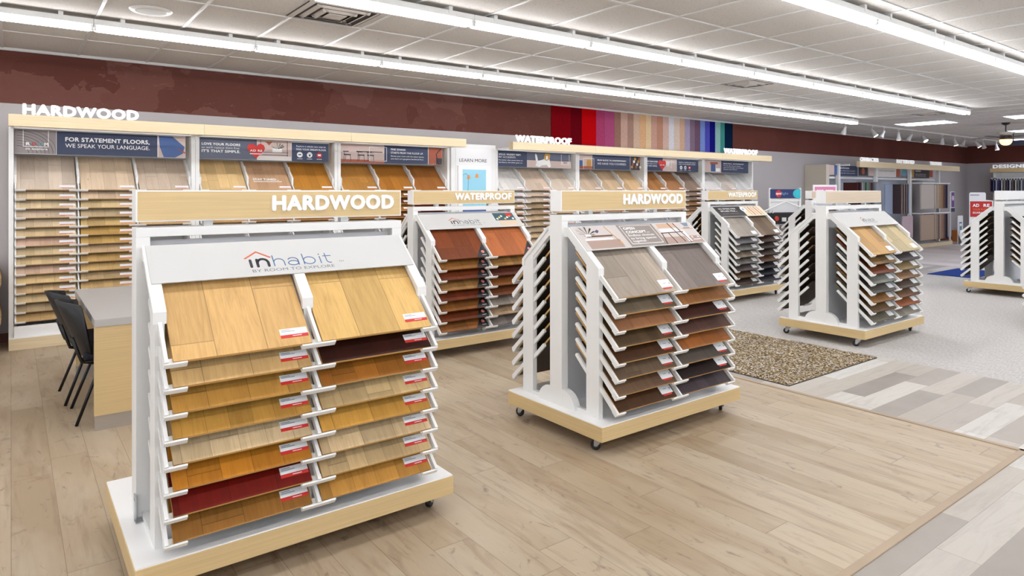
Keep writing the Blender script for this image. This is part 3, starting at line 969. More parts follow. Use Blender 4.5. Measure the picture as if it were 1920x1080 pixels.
# 4 right WATERPROOF rack
c4 = (8.95, 6.24)
rack(c4[0], c4[1], 'white display rack headed WATERPROOF with black SPILLED MILK panel', 'WATERPROOF', gfx_milk, hlw=0.745)
d4 = 'the SPILLED MILK rack'
fill(*c4, -1, [(170, 164, 154), (136, 136, 138), (140, 140, 132), (166, 152, 132), (128, 124, 116), (100, 90, 90), (104, 78, 52), (78, 58, 44)], d4, 'samples on the front of the SPILLED MILK rack', 'white', tan=False)
fill(*c4, 1, [(120, 102, 84), (74, 48, 32), (62, 48, 40), (74, 58, 48), (114, 80, 54), (28, 28, 38), (24, 24, 44), (58, 56, 68)], d4, 'samples on the front of the SPILLED MILK rack', 'white', tan=False)
# 5 blank header rack
c5 = (7.68, 3.77)
rack(c5[0], c5[1], 'white display rack with blank wood header and inhabit panel, past the mat', None, gfx_inhabit(0.75, 0.46, 0.04, False, True))
d5 = 'the blank-header rack past the mat'
fill(*c5, -1, [(208, 168, 114), (152, 118, 72), (152, 78, 38), (150, 156, 146), (112, 110, 102), (168, 118, 62), (122, 94, 58), (138, 134, 114)], d5, 'samples on the front of the blank-header rack', 'white', tan=False)
fill(*c5, 1, [(206, 192, 154), (80, 70, 72), (166, 142, 94), (168, 128, 88), (102, 84, 68), (134, 94, 58), (178, 98, 42), (166, 162, 146)], d5, 'samples on the front of the blank-header rack', 'white', tan=False)
# 6 rack behind the blank header rack, 7 right edge rack, 8 corner of one more
c6 = (11.80, 6.2)
rack(c6[0], c6[1], 'white display rack mostly hidden behind the blank-header rack', None, None)
c7 = (12.86, 3.71)
rack(c7[0], c7[1], 'white display rack cut by the right edge, with pale header', None, gfx_inhabit(0.75, 0.46, 0.04, False, True), header_lit=True)
c8 = (10.36, 2.19)
rack(c8[0], c8[1], 'display rack whose wooden base corner just shows at right edge', None, None)

PAL = [(120, 84, 52), (92, 60, 40), (150, 112, 66), (70, 52, 42), (134, 92, 60), (62, 44, 34), (110, 80, 56), (96, 92, 60), (160, 120, 80), (84, 62, 50)]
TE = {'y': mat('edge_yellow', (204, 178, 60), 0.6), 'g': mat('edge_green', (120, 150, 40), 0.6), 'r': mat('edge_red', (176, 60, 80), 0.6), 'b': mat('edge_blue', (70, 90, 160), 0.6)}
def pick(n, seed):
    rr = random.Random(seed)
    return [rr.choice(PAL) for _ in range(n)]
fill(*c3, -1, pick(8, 1), 'the OPEN CONCEPT rack', 'samples in the rear of the OPEN CONCEPT rack', None, True, descside='rear left comb')
fill(*c4, -1, pick(8, 2), d4, 'samples in the rear of the SPILLED MILK rack', None, True, descside='rear left comb')
fill(*c5, -1, pick(8, 3), d5, 'samples in the rear of the blank-header rack', None, True, tan=False, descside='rear left comb')
fill(*c2, -1, pick(8, 4), d2, 'samples in the rear of the left WATERPROOF rack', None, True, descside='rear comb')
fill(*c6, -1, pick(8, 5), 'the rack hidden behind the blank-header rack', 'samples in the hidden rack', None, True, tan=False, descside='rear comb')
fill(*c6, -1, pick(8, 6), 'the rack hidden behind the blank-header rack', 'samples in the hidden rack', None, False, tan=False, descside='front comb')
fill(*c7, -1, pick(8, 7), 'the rack at the right edge', 'samples in the right edge rack', None, True, tan=False, descside='rear comb')
fill(*c7, -1, pick(8, 8), 'the rack at the right edge', 'samples in the right edge rack', None, False, tan=False, descside='front comb')

# ------------------------------------------------------------------ wall display units
WF = 8.50            # front plane of the wall units
WZ0, WDZ = 0.265, 0.0968
WLIP = -0.03
def unit(x0, x1, label, letters=None, gfx=None, first=False):
    """origin at the front left foot"""
    r = empty('sample_display_unit', (x0, WF, 0), label, 'wall display')
    W = x1 - x0
    for a in (0.0, W - 0.045):
        MB().box(a + 0.001, a + 0.044, 0.0, 0.43, 0.0, 2.285).build('end_panel', WHITE, r, bevel=0.002)
    MB().box(0.046, W - 0.046, 0.41, 0.43, 0.20, 2.285).build('back_panel', GREYP, r)
    MB().box(0.046, W - 0.046, 0.0, 0.41, 2.262, 2.29).build('top_rail', WHITE, r)
    MB().box(0.002, W - 0.002, -0.06, -0.001, 0.0, 0.115).build('plinth', MAPLE2, r)
    MB().box(0.002, W - 0.002, -0.058, -0.001, 0.115, 0.125).box(0.046, W - 0.046, 0.0, 0.41, 0.10, 0.20).box(0.046, W - 0.046, -0.035, 0.0, 0.125, 0.235).build('deck', WHITE2, r)
    # canopy board held forward on arms
    cn = MB().box(0.001, W - 0.001, -0.45, -0.35, 2.25, 2.366).build('canopy', MAPLE2, r, bevel=0.001)
    for a in (0.03, W - 0.03):
        MB().box(a - 0.012, a + 0.012, -0.35, 0.0, 2.262, 2.285).build('canopy_arm', WHITE, r)
    if letters:
        for (t, u0, u1) in letters:
            MB().text(front(0, -0.43, 0), t, u0 - x0, 2.3665, 0.108, u1 - u0, 0, 0.055, 0.0, 0.02).build('sign_lettering', LITLET, r)
    if gfx:
        F = front(0.05, 0.06, 2.005)
        p = MB().rect(F, 0.0, 0.0, W - 0.145, 0.258, -0.006, 0.0, 0).build('graphic_panel', PAPER, r)
        gfx(F, p, W - 0.145)
    cw = (W - 0.09) / 3
    for i in range(4):
        xc = 0.045 + cw * i + (0.012 if i == 0 else -0.012 if i == 3 else 0)
        m = MB()
        n = 15
        ys0, ys1 = 0.10, 0.17
        yl = WLIP
        # divider strip and cap
        m.prism([(ys0, 0.205), (ys1, 0.205), (ys1, 1.93), (ys0, 1.84)], xc - 0.010, xc + 0.010)
        m.prism([(yl + 0.05, 1.70), (0.335, 1.955), (0.335, 2.0), (0.30, 2.0), (yl + 0.045, 1.785)], xc - 0.011, xc + 0.011)
        for k_ in range(n):
            a = Vector((yl, WZ0 + WDZ * k_)); u = Vector((cB, sB)); nn = Vector((-sB, cB))
            q = a + u * 0.30
            m.prism([(p_.x, p_.y) for p_ in (a, q, q + nn * 0.026, a + nn * 0.026)], xc - 0.007, xc + 0.007)
            lx0 = xc - (0.085 if i > 0 else 0.007); lx1 = xc + (0.085 if i < 3 else 0.007)
            l0 = a - u * 0.006
            m.prism([(p_.x, p_.y) for p_ in (l0, l0 + u * 0.008, l0 + u * 0.008 + nn * 0.021, l0 + nn * 0.021)], lx0, lx1)
        m.build('divider', WHITE, r)
    return r
def colx(x0, x1, i):
    cw = (x1 - x0 - 0.09) / 3
    return x0 + 0.045 + cw * (i + 0.5)
def wcol(x0, x1, i, cols_, desc, group):
    for j, c_ in enumerate(cols_):
        z = WZ0 + WDZ * (14 - j) + 0.006
        if j == 0:
            pos = 'topmost'
        elif j == 14:
            pos = 'bottom'
        else:
            pos = ORD[j] + ' down'
        board(colx(x0, x1, i), WF + WLIP + 0.006, z, c_, '%s wall sample, %s in %s' % (cname(c_), pos, desc), group, 'wall', False, False, True, 0.6, (0.12, 0.16, 0.09)[j % 3],
              mat('edge_pale', (206, 172, 126), 0.6))

def txtpanel(m, F, u0, u1, v0, v1, mi):
    m.rect(F, u0, v0, u1, v1, 0.0, 0.0015, mi)
GM = [NAVY, LETTER, mat('photo_tyre_grey', (150, 140, 140), 0.5), mat('photo_denim', (66, 96, 150), 0.5), mat('photo_blush', (206, 184, 176), 0.5), RED,
      mat('photo_shoe', (166, 84, 56), 0.5), mat('photo_grey_blue', (92, 98, 116), 0.5), mat('photo_dark', (52, 46, 52), 0.5), mat('photo_plant', (84, 104, 84), 0.5),
      mat('print_teal', (98, 160, 178), 0.5), mat('photo_mustard', (196, 146, 60), 0.5), mat('photo_offwhite', (226, 220, 216), 0.5)]
def g1(F, p, W):
    m = MB()
    txtpanel(m, F, 0.0, 0.355, 0.004, 0.254, 2)
    for i in range(8):
        rr = 0.10 + 0.035 * i
        pts = [(max(0.0, 0.02 + rr * math.cos(t)), 0.01 + rr * 0.75 * math.sin(t)) for t in [math.pi / 2 * j / 8 for j in range(9)]]
        pts = [(min(0.35, a), min(0.25, b)) for a, b in pts]
        m.tube([F.p(a, b, 0.0015) for a, b in pts], 0.002, 5, 7 if i % 2 else 8)
    for a, b, c_, d in ((0.07, 0.075, 0.075, 0.25), (0.285, 0.075, 0.29, 0.25), (0.07, 0.075, 0.29, 0.081)):
        m.rect(F, a, b, c_, d, 0.0015, 0.003, 1)
    for i, ch in enumerate('ROOM'):
        m.text(F, ch, 0.095 + 0.052 * i, 0.09, 0.032, 0.036, (1, 5, 10, 1)[i], 0.04, 0.0035)
    m.text(F, 'to explore', 0.09, 0.045, 0.020, 0.19, 1, 0.02, 0.0035)
    txtpanel(m, F, 0.36, 1.315, 0.002, 0.25, 0)
    m.text(F, 'FOR STATEMENT FLOORS,', 0.435, 0.145, 0.046, 0.80, 1, 0.03, 0.003)
    m.text(F, 'WE SPEAK YOUR LANGUAGE.', 0.435, 0.080, 0.042, 0.80, 1, 0.005, 0.003)
    txtpanel(m, F, 1.325, W - 0.004, 0.002, 0.25, 4)
    m.shape(F, [(1.33, 0.248), (1.47, 0.248), (1.60, 0.13), (1.58, 0.05), (1.50, 0.004), (1.38, 0.004), (1.34, 0.12)][::1], 0.0015, 0.003, 3)
    m.shape(F, [(1.50, 0.12), (W - 0.006, 0.07), (W - 0.006, 0.05), (1.53, 0.10)], 0.003, 0.004, 6)
    m.build('printed_graphic', GM, p)
def heart(m, F, u, v, s, mi):
    pts = []
    for i in range(20):
        t = 2 * math.pi * i / 20
        pts.append((u + s * 16 * math.sin(t) ** 3 / 17, v + s * (13 * math.cos(t) - 5 * math.cos(2 * t) - 2 * math.cos(3 * t) - math.cos(4 * t)) / 17))
    m.shape(F, pts[::-1], 0.002, 0.005, mi)
def icons(m, F, u, v):
    m.disc(F, u, v, 0.038, 0.0015, 0.003, 1, 14, 0.036)
    m.disc(F, u + 0.13, v, 0.036, 0.0015, 0.003, 1, 14)
    m.disc(F, u + 0.26, v, 0.036, 0.0015, 0.003, 5, 14)
    m.disc(F, u + 0.13, v - 0.006, 0.014, 0.003, 0.004, 0, 8)
    for a in (-0.02, -0.007, 0.007, 0.02):
        m.disc(F, u + 0.13 + a, v + 0.014, 0.005, 0.003, 0.004, 0, 6)
    m.rect(F, u - 0.018, v - 0.006, u + 0.018, v + 0.008, 0.003, 0.004, 0)
    m.rect(F, u + 0.24, v - 0.01, u + 0.28, v + 0.012, 0.003, 0.004, 1)
    for a in (0, 0.13, 0.26):
        m.rect(F, u + a - 0.035, v - 0.056, u + a + 0.035, v - 0.050, 0.0015, 0.003, 1)
def g2(F, p, W):
    m = MB()
    txtpanel(m, F, 0.0, 0.67, 0.002, 0.254, 7)
    m.text(F, 'LOVE YOUR FLOORS', 0.03, 0.165, 0.030, 0.44, 1, 0.035, 0.003)
    m.text(F, "or we'll replace them free", 0.03, 0.127, 0.022, 0.43, 1, 0.0, 0.003)
    m.text(F, "IT'S THAT SIMPLE.", 0.03, 0.080, 0.032, 0.44, 1, 0.035, 0.003)
    txtpanel(m, F, 0.675, 1.10, 0.002, 0.254, 4)
    m.rect(F, 0.675, 0.002, 1.10, 0.055, 0.0015, 0.002, 12)
    for a, b, c_, d in ((0.70, 0.065, 1.06, 0.072), (0.70, 0.10, 1.06, 0.106), (1.045, 0.055, 1.052, 0.25), (0.715, 0.10, 0.72, 0.25)):
        m.rect(F, a, b, c_, d, 0.002, 0.0035, 8)
    m.shape(F, [(0.77, 0.235), (0.86, 0.235), (0.82, 0.19)], 0.002, 0.0035, 6)
    m.rect(F, 0.86, 0.105, 0.98, 0.155, 0.002, 0.0035, 1)
    for i in range(12):
        a = i * 0.55
        m.shape(F, [(0.92, 0.15), (0.92 + 0.08 * math.cos(a), 0.19 + 0.035 * math.sin(a)), (0.93 + 0.08 * math.cos(a), 0.18 + 0.035 * math.sin(a))], 0.0035, 0.0045, 9)
    heart(m, F, 0.66, 0.125, 0.115, 5)
    m.text(F, 'AD RE', 0.585, 0.105, 0.026, 0.15, 1, 0.04, 0.0055)
    m.rect(F, 0.585, 0.072, 0.735, 0.082, 0.005, 0.006, 1)
    txtpanel(m, F, 1.105, W - 0.003, 0.0, 0.238, 0)
    m.text(F, 'Explore a whole new way to', 1.165, 0.185, 0.020, 0.39, 1, 0.0, 0.003)
    m.text(F, 'FIND YOUR DREAM FLOOR.', 1.165, 0.143, 0.022, 0.40, 1, 0.0, 0.003)
    icons(m, F, 1.21, 0.085)
    m.build('printed_graphic', GM, p)
def chairs(m, F, u):
    for (a, s_) in ((u, 1), (u + 0.20, -1), (u + 0.34, 1)):
        for q in ((a - 0.04, 0.02, a - 0.03, 0.15), (a + 0.06, 0.02, a + 0.05, 0.11), (a - 0.02, 0.03, a - 0.01, 0.10)):
            m.tube([F.p(q[0], q[1], 0.003), F.p(q[2], q[3], 0.003)], 0.003, 5, 8)
        m.rect(F, a - 0.04, 0.10, a + 0.06, 0.115, 0.0015, 0.004, 8)
        m.rect(F, a - 0.05, 0.145, a + 0.03, 0.158, 0.0015, 0.004, 8)
def g3(F, p, W):
    m = MB()
    txtpanel(m, F, 0.0, 0.66, 0.002, 0.254, 4)
    m.rect(F, 0.0, 0.002, 0.66, 0.045, 0.0015, 0.002, 6)
    m.rect(F, 0.24, 0.15, 0.63, 0.162, 0.0015, 0.004, 8)
    chairs(m, F, 0.10)
    for a, b, c_, d in ((0.43, 0.03, 0.436, 0.23), (0.69, 0.03, 0.696, 0.23), (0.43, 0.03, 0.696, 0.037), (0.43, 0.223, 0.696, 0.23)):
        m.rect(F, a, b, c_, d, 0.003, 0.005, 1)
    txtpanel(m, F, 0.66, 1.36, 0.002, 0.254, 0)
    m.text(F, 'FINE DINING', 0.76, 0.190, 0.026, 0.23, 1, 0.03, 0.003)
    m.text(F, 'STARTS FROM THE FLOOR UP.', 0.76, 0.143, 0.026, 0.52, 1, 0.0, 0.003)
    m.text(F, 'Elevate your room with the classic beauty', 0.76, 0.100, 0.019, 0.53, 1, 0.005, 0.003)
    m.text(F, 'and charm of a gorgeous hardwood floor.', 0.76, 0.062, 0.019, 0.53, 1, 0.005, 0.003)
    txtpanel(m, F, 1.37, W - 0.004, 0.002, 0.254, 6)
    m.rect(F, 1.50, 0.004, W - 0.006, 0.10, 0.0015, 0.003, 8)
    m.tube([F.p(1.58, 0.24, 0.003), F.p(1.50, 0.16, 0.003), F.p(1.52, 0.06, 0.003), F.p(1.56, 0.004, 0.003)], 0.006, 6, 8)
    m.build('printed_graphic', GM, p)
def g4(F, p, W):
    m = MB()
    txtpanel(m, F, 0.0, 0.62, 0.002, 0.254, 0)
    m.text(F, 'SPILLS. MUDDY FEET.', 0.05, 0.185, 0.026, 0.45, 1, 0.03, 0.003)
    m.text(F, 'PET ACCIDENTS.', 0.05, 0.142, 0.026, 0.34, 1, 0.0, 0.003)
    m.text(F, 'No matter what comes down on', 0.05, 0.100, 0.018, 0.48, 1, 0.005, 0.003)
    m.text(F, 'the floors, the show goes on.', 0.05, 0.062, 0.018, 0.48, 1, 0.005, 0.003)
    txtpanel(m, F, 0.62, W - 0.004, 0.002, 0.254, 4)
    m.rect(F, 0.62, 0.12, W - 0.006, 0.252, 0.0015, 0.002, 7)
    # white and tan terrier standing
    m.shape(F, [(0.80, 0.03), (0.83, 0.11), (0.93, 0.13), (1.02, 0.16), (1.10, 0.15), (1.13, 0.02), (1.09, 0.004), (1.04, 0.05), (0.93, 0.04), (0.88, 0.01)], 0.002, 0.004, 1)
    m.shape(F, [(0.81, 0.10), (0.79, 0.20), (0.80, 0.235), (0.83, 0.20), (0.85, 0.12)], 0.002, 0.004, 1)
    m.shape(F, [(0.97, 0.16), (1.01, 0.24), (1.10, 0.24), (1.12, 0.21), (1.09, 0.14), (1.03, 0.12)], 0.004, 0.005, 11)
    m.shape(F, [(1.02, 0.14), (1.03, 0.20), (1.06, 0.20), (1.06, 0.14)], 0.005, 0.0055, 1)
    for a, b, c_, d in ((1.36, 0.06, 1.366, 0.24), (1.54, 0.06, 1.546, 0.24), (1.36, 0.06, 1.546, 0.067)):
        m.rect(F, a, b, c_, d, 0.002, 0.004, 1)
    for i, ch in enumerate('ROOM'):
        m.text(F, ch, 1.375 + 0.042 * i, 0.08, 0.028, 0.032, (1, 5, 10, 1)[i], 0.04, 0.004)
    m.build('printed_graphic', GM, p)
def g5(F, p, W):
    m = MB()
    txtpanel(m, F, 0.0, 0.36, 0.002, 0.254, 4)
    m.rect(F, 0.02, 0.05, 0.12, 0.15, 0.0015, 0.003, 3)
    m.rect(F, 0.22, 0.05, 0.33, 0.17, 0.0015, 0.003, 11)
    m.rect(F, 0.0, 0.004, 0.36, 0.05, 0.0015, 0.002, 6)
    for a, b, c_, d in ((0.14, 0.0, 0.146, 0.19), (0.39, 0.0, 0.396, 0.19), (0.14, 0.185, 0.396, 0.191)):
        m.rect(F, a, b, c_, d, 0.003, 0.005, 1)
    txtpanel(m, F, 0.36, 1.32, 0.002, 0.254, 0)
    m.text(F, 'FROM RUSTIC TO CONTEMPORARY,', 0.48, 0.150, 0.026, 0.74, 1, 0.03, 0.003)
    m.text(F, 'WE HAVE YOU COVERED.', 0.48, 0.085, 0.036, 0.74, 1, 0.0, 0.003)
    txtpanel(m, F, 1.33, W - 0.004, 0.002, 0.254, 8)
    for i in range(9):
        m.disc(F, 1.37 + 0.028 * i, 0.06 + 0.05 * (i % 4), 0.028, 0.0015, 0.003 + 0.0004 * i, (11, 6, 12)[i % 3], 8)
    m.build('printed_graphic', GM, p)
def g6(F, p, W):
    m = MB()
    txtpanel(m, F, 0.0, 0.50, 0.002, 0.254, 0)
    m.text(F, 'LOVE YOUR FLOORS', 0.02, 0.165, 0.026, 0.33, 1, 0.03, 0.003)
    m.text(F, "or we'll replace them free", 0.02, 0.127, 0.018, 0.32, 1, 0.0, 0.003)
    m.text(F, "IT'S THAT SIMPLE.", 0.02, 0.080, 0.026, 0.32, 1, 0.03, 0.003)
    txtpanel(m, F, 0.50, 0.92, 0.002, 0.254, 4)
    m.rect(F, 0.60, 0.09, 0.70, 0.20, 0.0015, 0.003, 12)
    m.rect(F, 0.75, 0.05, 0.76, 0.22, 0.0015, 0.003, 1)
    m.rect(F, 0.70, 0.18, 0.84, 0.19, 0.0015, 0.003, 1)
    heart(m, F, 0.48, 0.125, 0.12, 5)
    m.text(F, 'AD RE', 0.41, 0.105, 0.024, 0.14, 1, 0.04, 0.0055)
    txtpanel(m, F, 0.92, W - 0.003, 0.0, 0.238, 0)
    m.text(F, 'Explore a whole new way to', 0.98, 0.175, 0.022, 0.52, 1, 0.0, 0.003)
    m.text(F, 'FIND YOUR DREAM FLOOR.', 0.98, 0.135, 0.020, 0.52, 1, 0.0, 0.003)
    icons(m, F, 1.05, 0.08)
    m.build('printed_graphic', GM, p)
def g7(F, p, W):
    m = MB()
    txtpanel(m, F, 0.0, 0.62, 0.002, 0.254, 4)
    m.rect(F, 0.27, 0.02, 0.42, 0.17, 0.0015, 0.003, 3)
    m.rect(F, 0.25, 0.17, 0.50, 0.215, 0.0015, 0.003, 6)
    m.rect(F, 0.44, 0.02, 0.58, 0.09, 0.0015, 0.003, 1)
    txtpanel(m, F, 0.62, W - 0.003, 0.002, 0.254, 0)
    m.text(F, 'BEAUTIFUL, WATERPROOF', 0.70, 0.180, 0.024, 0.72, 1, 0.02, 0.003)
    m.text(F, 'For the life of your home', 0.70, 0.138, 0.020, 0.60, 1, 0.0, 0.003)
    m.text(F, 'gone are the days of worrying', 0.70, 0.100, 0.020, 0.70, 1, 0.0, 0.003)
    m.text(F, 'about wet floors', 0.70, 0.062, 0.020, 0.48, 1, 0.0, 0.003)
    m.build('printed_graphic', GM, p)

HX = [-0.02, 1.735, 3.485, 5.235]
PX = [6.075, 7.81, 9.545, 11.28, 13.02]
unit(HX[0], HX[1], 'wall sample unit under HARDWOOD letters, FOR STATEMENT FLOORS banner', [('HARDWOOD', 0.09, 1.09)], g1)
unit(HX[1], HX[2], 'wall sample unit with red heart LOVE YOUR FLOORS banner, beside the HARDWOOD letters', None, g2)
unit(HX[2], HX[3], 'wall sample unit with FINE DINING banner beside the LEARN MORE panel', None, g3)
unit(PX[0], PX[1], 'wall sample unit under left WATERPROOF letters, banner with a terrier', [('WATERPROOF', 6.13, 7.27)], g4)
unit(PX[1], PX[2], 'wall sample unit with FROM RUSTIC TO CONTEMPORARY banner', None, g5)
unit(PX[2], PX[3], 'wall sample unit with heart banner below the coloured carpet strips', None, g6)
unit(PX[3], PX[4], 'last wall sample unit, under the right WATERPROOF letters', [('WATERPROOF', 11.34, 12.5)], g7)

pale = [(208, 194, 180), (212, 190, 160), (212, 192, 158), (200, 180, 158), (206, 186, 156), (210, 186, 148), (204, 172, 152), (204, 184, 148), (206, 182, 142), (200, 172, 152), (206, 180, 134), (198, 170, 130), (202, 180, 140), (168, 148, 118), (190, 158, 110)]
pale2 = [(216, 196, 172), (206, 182, 156), (210, 186, 144), (186, 166, 134), (196, 168, 116), (190, 154, 92), (188, 154, 94), (196, 168, 132), (186, 152, 98), (202, 170, 116), (176, 152, 116), (190, 160, 112), (186, 160, 120), (176, 150, 110), (180, 152, 108)]
gH, gW = 'samples in the HARDWOOD wall display', 'samples in the WATERPROOF wall display'
cn_ = ['first', 'second', 'third', 'fourth', 'fifth', 'sixth', 'seventh', 'eighth', 'ninth', 'tenth', 'eleventh', 'last']
wcol(HX[0], HX[1], 0, pale, 'the first column left, HARDWOOD wall', gH)
wcol(HX[0], HX[1], 1, pale2, 'the second column, HARDWOOD wall', gH)
tops = [(196, 180, 164), (222, 192, 142), (196, 160, 128), (190, 132, 56), (186, 134, 68), (176, 118, 50), (160, 104, 52)]
low = [(190, 160, 118), (180, 146, 104), (176, 132, 84), (170, 116, 60), (182, 130, 62), (150, 92, 44), (128, 62, 34)]
rr = random.Random(5)
for q in range(7):
    a = tops[q]
    cs = [a]
    for j in range(5):
        f = 0.8 + 0.25 * rr.random()
        cs.append(tuple(int(v * f) for v in (low[q] if j % 2 else a)))
    if q == 6:
        cs[2:] = [(168, 92, 50), (140, 60, 32), (120, 36, 22), (112, 34, 20)]
    b = (q + 2) // 3
    wcol(HX[b], HX[b + 1], (q + 2) % 3, cs, 'the %s column, HARDWOOD wall' % cn_[q + 2], gH)
wt = [(226, 224, 224), (210, 192, 176), (216, 202, 188), (204, 184, 164), (206, 182, 152), (206, 176, 138), (168, 118, 72), (160, 114, 78), (142, 122, 110), (222, 222, 224), (204, 196, 190), (216, 218, 222)]
nn_ = [9, 11, 11, 6, 5, 5, 5, 5, 9, 4, 4, 4]
for q in range(12):
    cs = [wt[q]]
    for j in range(nn_[q] - 1):
        f = 0.82 + 0.2 * rr.random()
        base_ = wt[q] if q in (0, 1, 2, 8) and j < 2 else rr.choice([(206, 184, 156), (196, 172, 140), (188, 164, 132), (172, 150, 126)]) if q < 4 else rr.choice([(190, 160, 122), (150, 110, 76), (176, 138, 104), (120, 92, 70)])
        cs.append(tuple(int(v * f) for v in base_))
    b = q // 3
    wcol(PX[b], PX[b + 1], q % 3, cs, 'the %s column, WATERPROOF wall' % cn_[q], gW)
# STAY TUNED lettering printed on one sample
for o in list(bpy.data.objects):
    if o.name.startswith('sample_board') and o.get('label', '').endswith('topmost in the fifth column, HARDWOOD wall'):
        F = Frame((0, 0, BTH), (1, 0, 0), (0, 1, 0), (0, 0, 1))
        MB().text(F, 'STAY TUNED...', -0.19, 0.17, 0.040, 0.32, 0, 0.04, 0.001).rect(F, -0.19, 0.145, 0.16, 0.155, 0, 0.001, 0).build('printed_lettering', LETTER, o)

# LEARN MORE panel with screen
r = empty('kiosk_panel', (5.655, 8.47, 0), 'white LEARN MORE panel with a lit blue screen', 'kiosk')
MB().box(-0.415, 0.40, 0.0, 0.40, 0.0, 2.33).build('cabinet', WHITE, r, bevel=0.003)
F = front(0, 0, 0)
MB().rect(F, -0.34, 0.15, 0.31, 2.26, 0.0005, 0.006).build('inner_panel', PAPER, r)
MB().text(F, 'LEARN MORE', -0.275, 2.06, 0.048, 0.50, 0, 0.0, 0.0065, 0.002).build('lettering', mat('ink_grey', (84, 84, 90), 0.5), r)
MB().rect(F, -0.31, 1.1, 0.27, 2.0, 0.006, 0.035).build('screen_frame', WHITE2, r, bevel=0.003)
SC = mat('screen_blue', (128, 178, 196), 0.3, 0, 0.35)
m = MB().rect(F, -0.235, 1.38, 0.19, 1.945, 0.0355, 0.038, 0)
m.rect(F, -0.235, 1.20, 0.19, 1.38, 0.0355, 0.038, 1)
for (a, b) in ((-0.13, 1.80), (0.02, 1.82)):
    m.shape(F, [(a - 0.035, b), (a + 0.035, b), (a + 0.02, b + 0.06), (a - 0.02, b + 0.06)], 0.038, 0.0395, 2)
m.tube([F.p(-0.235, 1.86, 0.039), F.p(-0.18, 1.885, 0.039), F.p(-0.135, 1.85, 0.039), F.p(-0.14, 1.60, 0.039)], 0.003, 5, 3)
for a in (-0.20, -0.07, 0.05, 0.12):
    m.rect(F, a, 1.50, a + 0.06, 1.62, 0.038, 0.0395, 3)
    m.rect(F, a + 0.005, 1.42, a + 0.012, 1.50, 0.038, 0.0395, 3)
m.rect(F, -0.09, 1.58, 0.17, 1.60, 0.038, 0.040, 4)
m.build('screen', [SC, mat('screen_navy', (52, 80, 140), 0.3, 0, 0.3), mat('screen_orange', (190, 130, 66), 0.3, 0, 0.3), mat('screen_dark', (60, 96, 124), 0.3, 0, 0.2), mat('screen_white', (200, 222, 230), 0.3, 0, 0.3)], r)

# ------------------------------------------------------------------ carpet strips on the wall
edges = [7.591, 8.05, 8.317, 8.68, 8.90, 9.156, 9.33, 9.521, 9.685, 9.867, 10.037, 10.2, 10.369, 10.546, 10.727, 10.894, 11.08, 11.235, 11.409, 11.568, 11.747, 11.911, 12.077, 12.265, 12.455, 12.609, 12.904]
scol = [((116, 4, 14), 'dark crimson'), ((94, 2, 14), 'deep maroon'), ((176, 4, 10), 'bright red'), ((158, 62, 98), 'raspberry pink'), ((160, 72, 112), 'mauve pink'), ((142, 104, 92), 'taupe'),
        ((186, 152, 138), 'dusty rose'), ((156, 124, 110), 'mushroom'), ((196, 168, 146), 'sand'), ((206, 164, 124), 'apricot'), ((210, 184, 146), 'cream'), ((186, 146, 132), 'rosy beige'),
        ((176, 130, 108), 'clay'), ((196, 164, 152), 'shell pink'), ((206, 204, 208), 'silver white'), ((204, 184, 170), 'oatmeal'), ((196, 160, 134), 'tan'), ((156, 146, 170), 'lilac grey'),
        ((124, 104, 120), 'plum grey'), ((104, 80, 98), 'aubergine'), ((112, 134, 192), 'cornflower blue'), ((74, 74, 164), 'violet blue'), ((22, 22, 112), 'navy blue'), ((134, 174, 168), 'seafoam'), ((62, 134, 128), 'teal'), ((8, 30, 56), 'midnight blue')]
for i, (rgb, nm) in enumerate(scol):
    k = NT('strip_carpet_%d' % i, 0.95, 0.05)
    nz = k.noise(k.mapping(k.coord(), (40, 40, 40)), 1.0, 3, 0.7)
    k.base(k.mix(nz, lin(scale_rgb(rgb, 0.85)), lin(scale_rgb(rgb, 1.12))))
    left = 'against the brown wall paint' if i in (0, 25) else 'right of the %s strip' % scol[i - 1][1]
    o = MB().box(0.001, edges[i + 1] - edges[i] - 0.001, -0.012, -0.0005, 0, CEIL - 0.03 - 2.46).build('carpet_strip', k.m, None, (edges[i], WALLY, 2.46))
    tag(o, '%s carpet strip hung high on the wall, %s' % (nm, left), 'carpet sample', 'coloured carpet strips below the ceiling')

# ------------------------------------------------------------------ desk and chairs
d = empty('desk', (0.45, 5.27, 0), 'light wood desk with grey top beside the nearest rack', 'desk')
MB().box(0, 0.78, 0, 1.72, 0.70, 0.752).build('desk_top', STEEL, d, bevel=0.002)
for y0, y1 in ((0.005, 0.05), (1.62, 1.70)):
    MB().box(0.0, 0.76, y0, y1, 0.10, 0.70).build('end_panel', MAPLE, d)
    MB().box(0.003, 0.757, y0 + 0.003, y1 - 0.003, 0.0, 0.10).build('kick_plate', STEEL2, d)
MB().box(0.45, 0.49, 0.05, 1.62, 0.25, 0.70).build('modesty_panel', MAPLE, d)

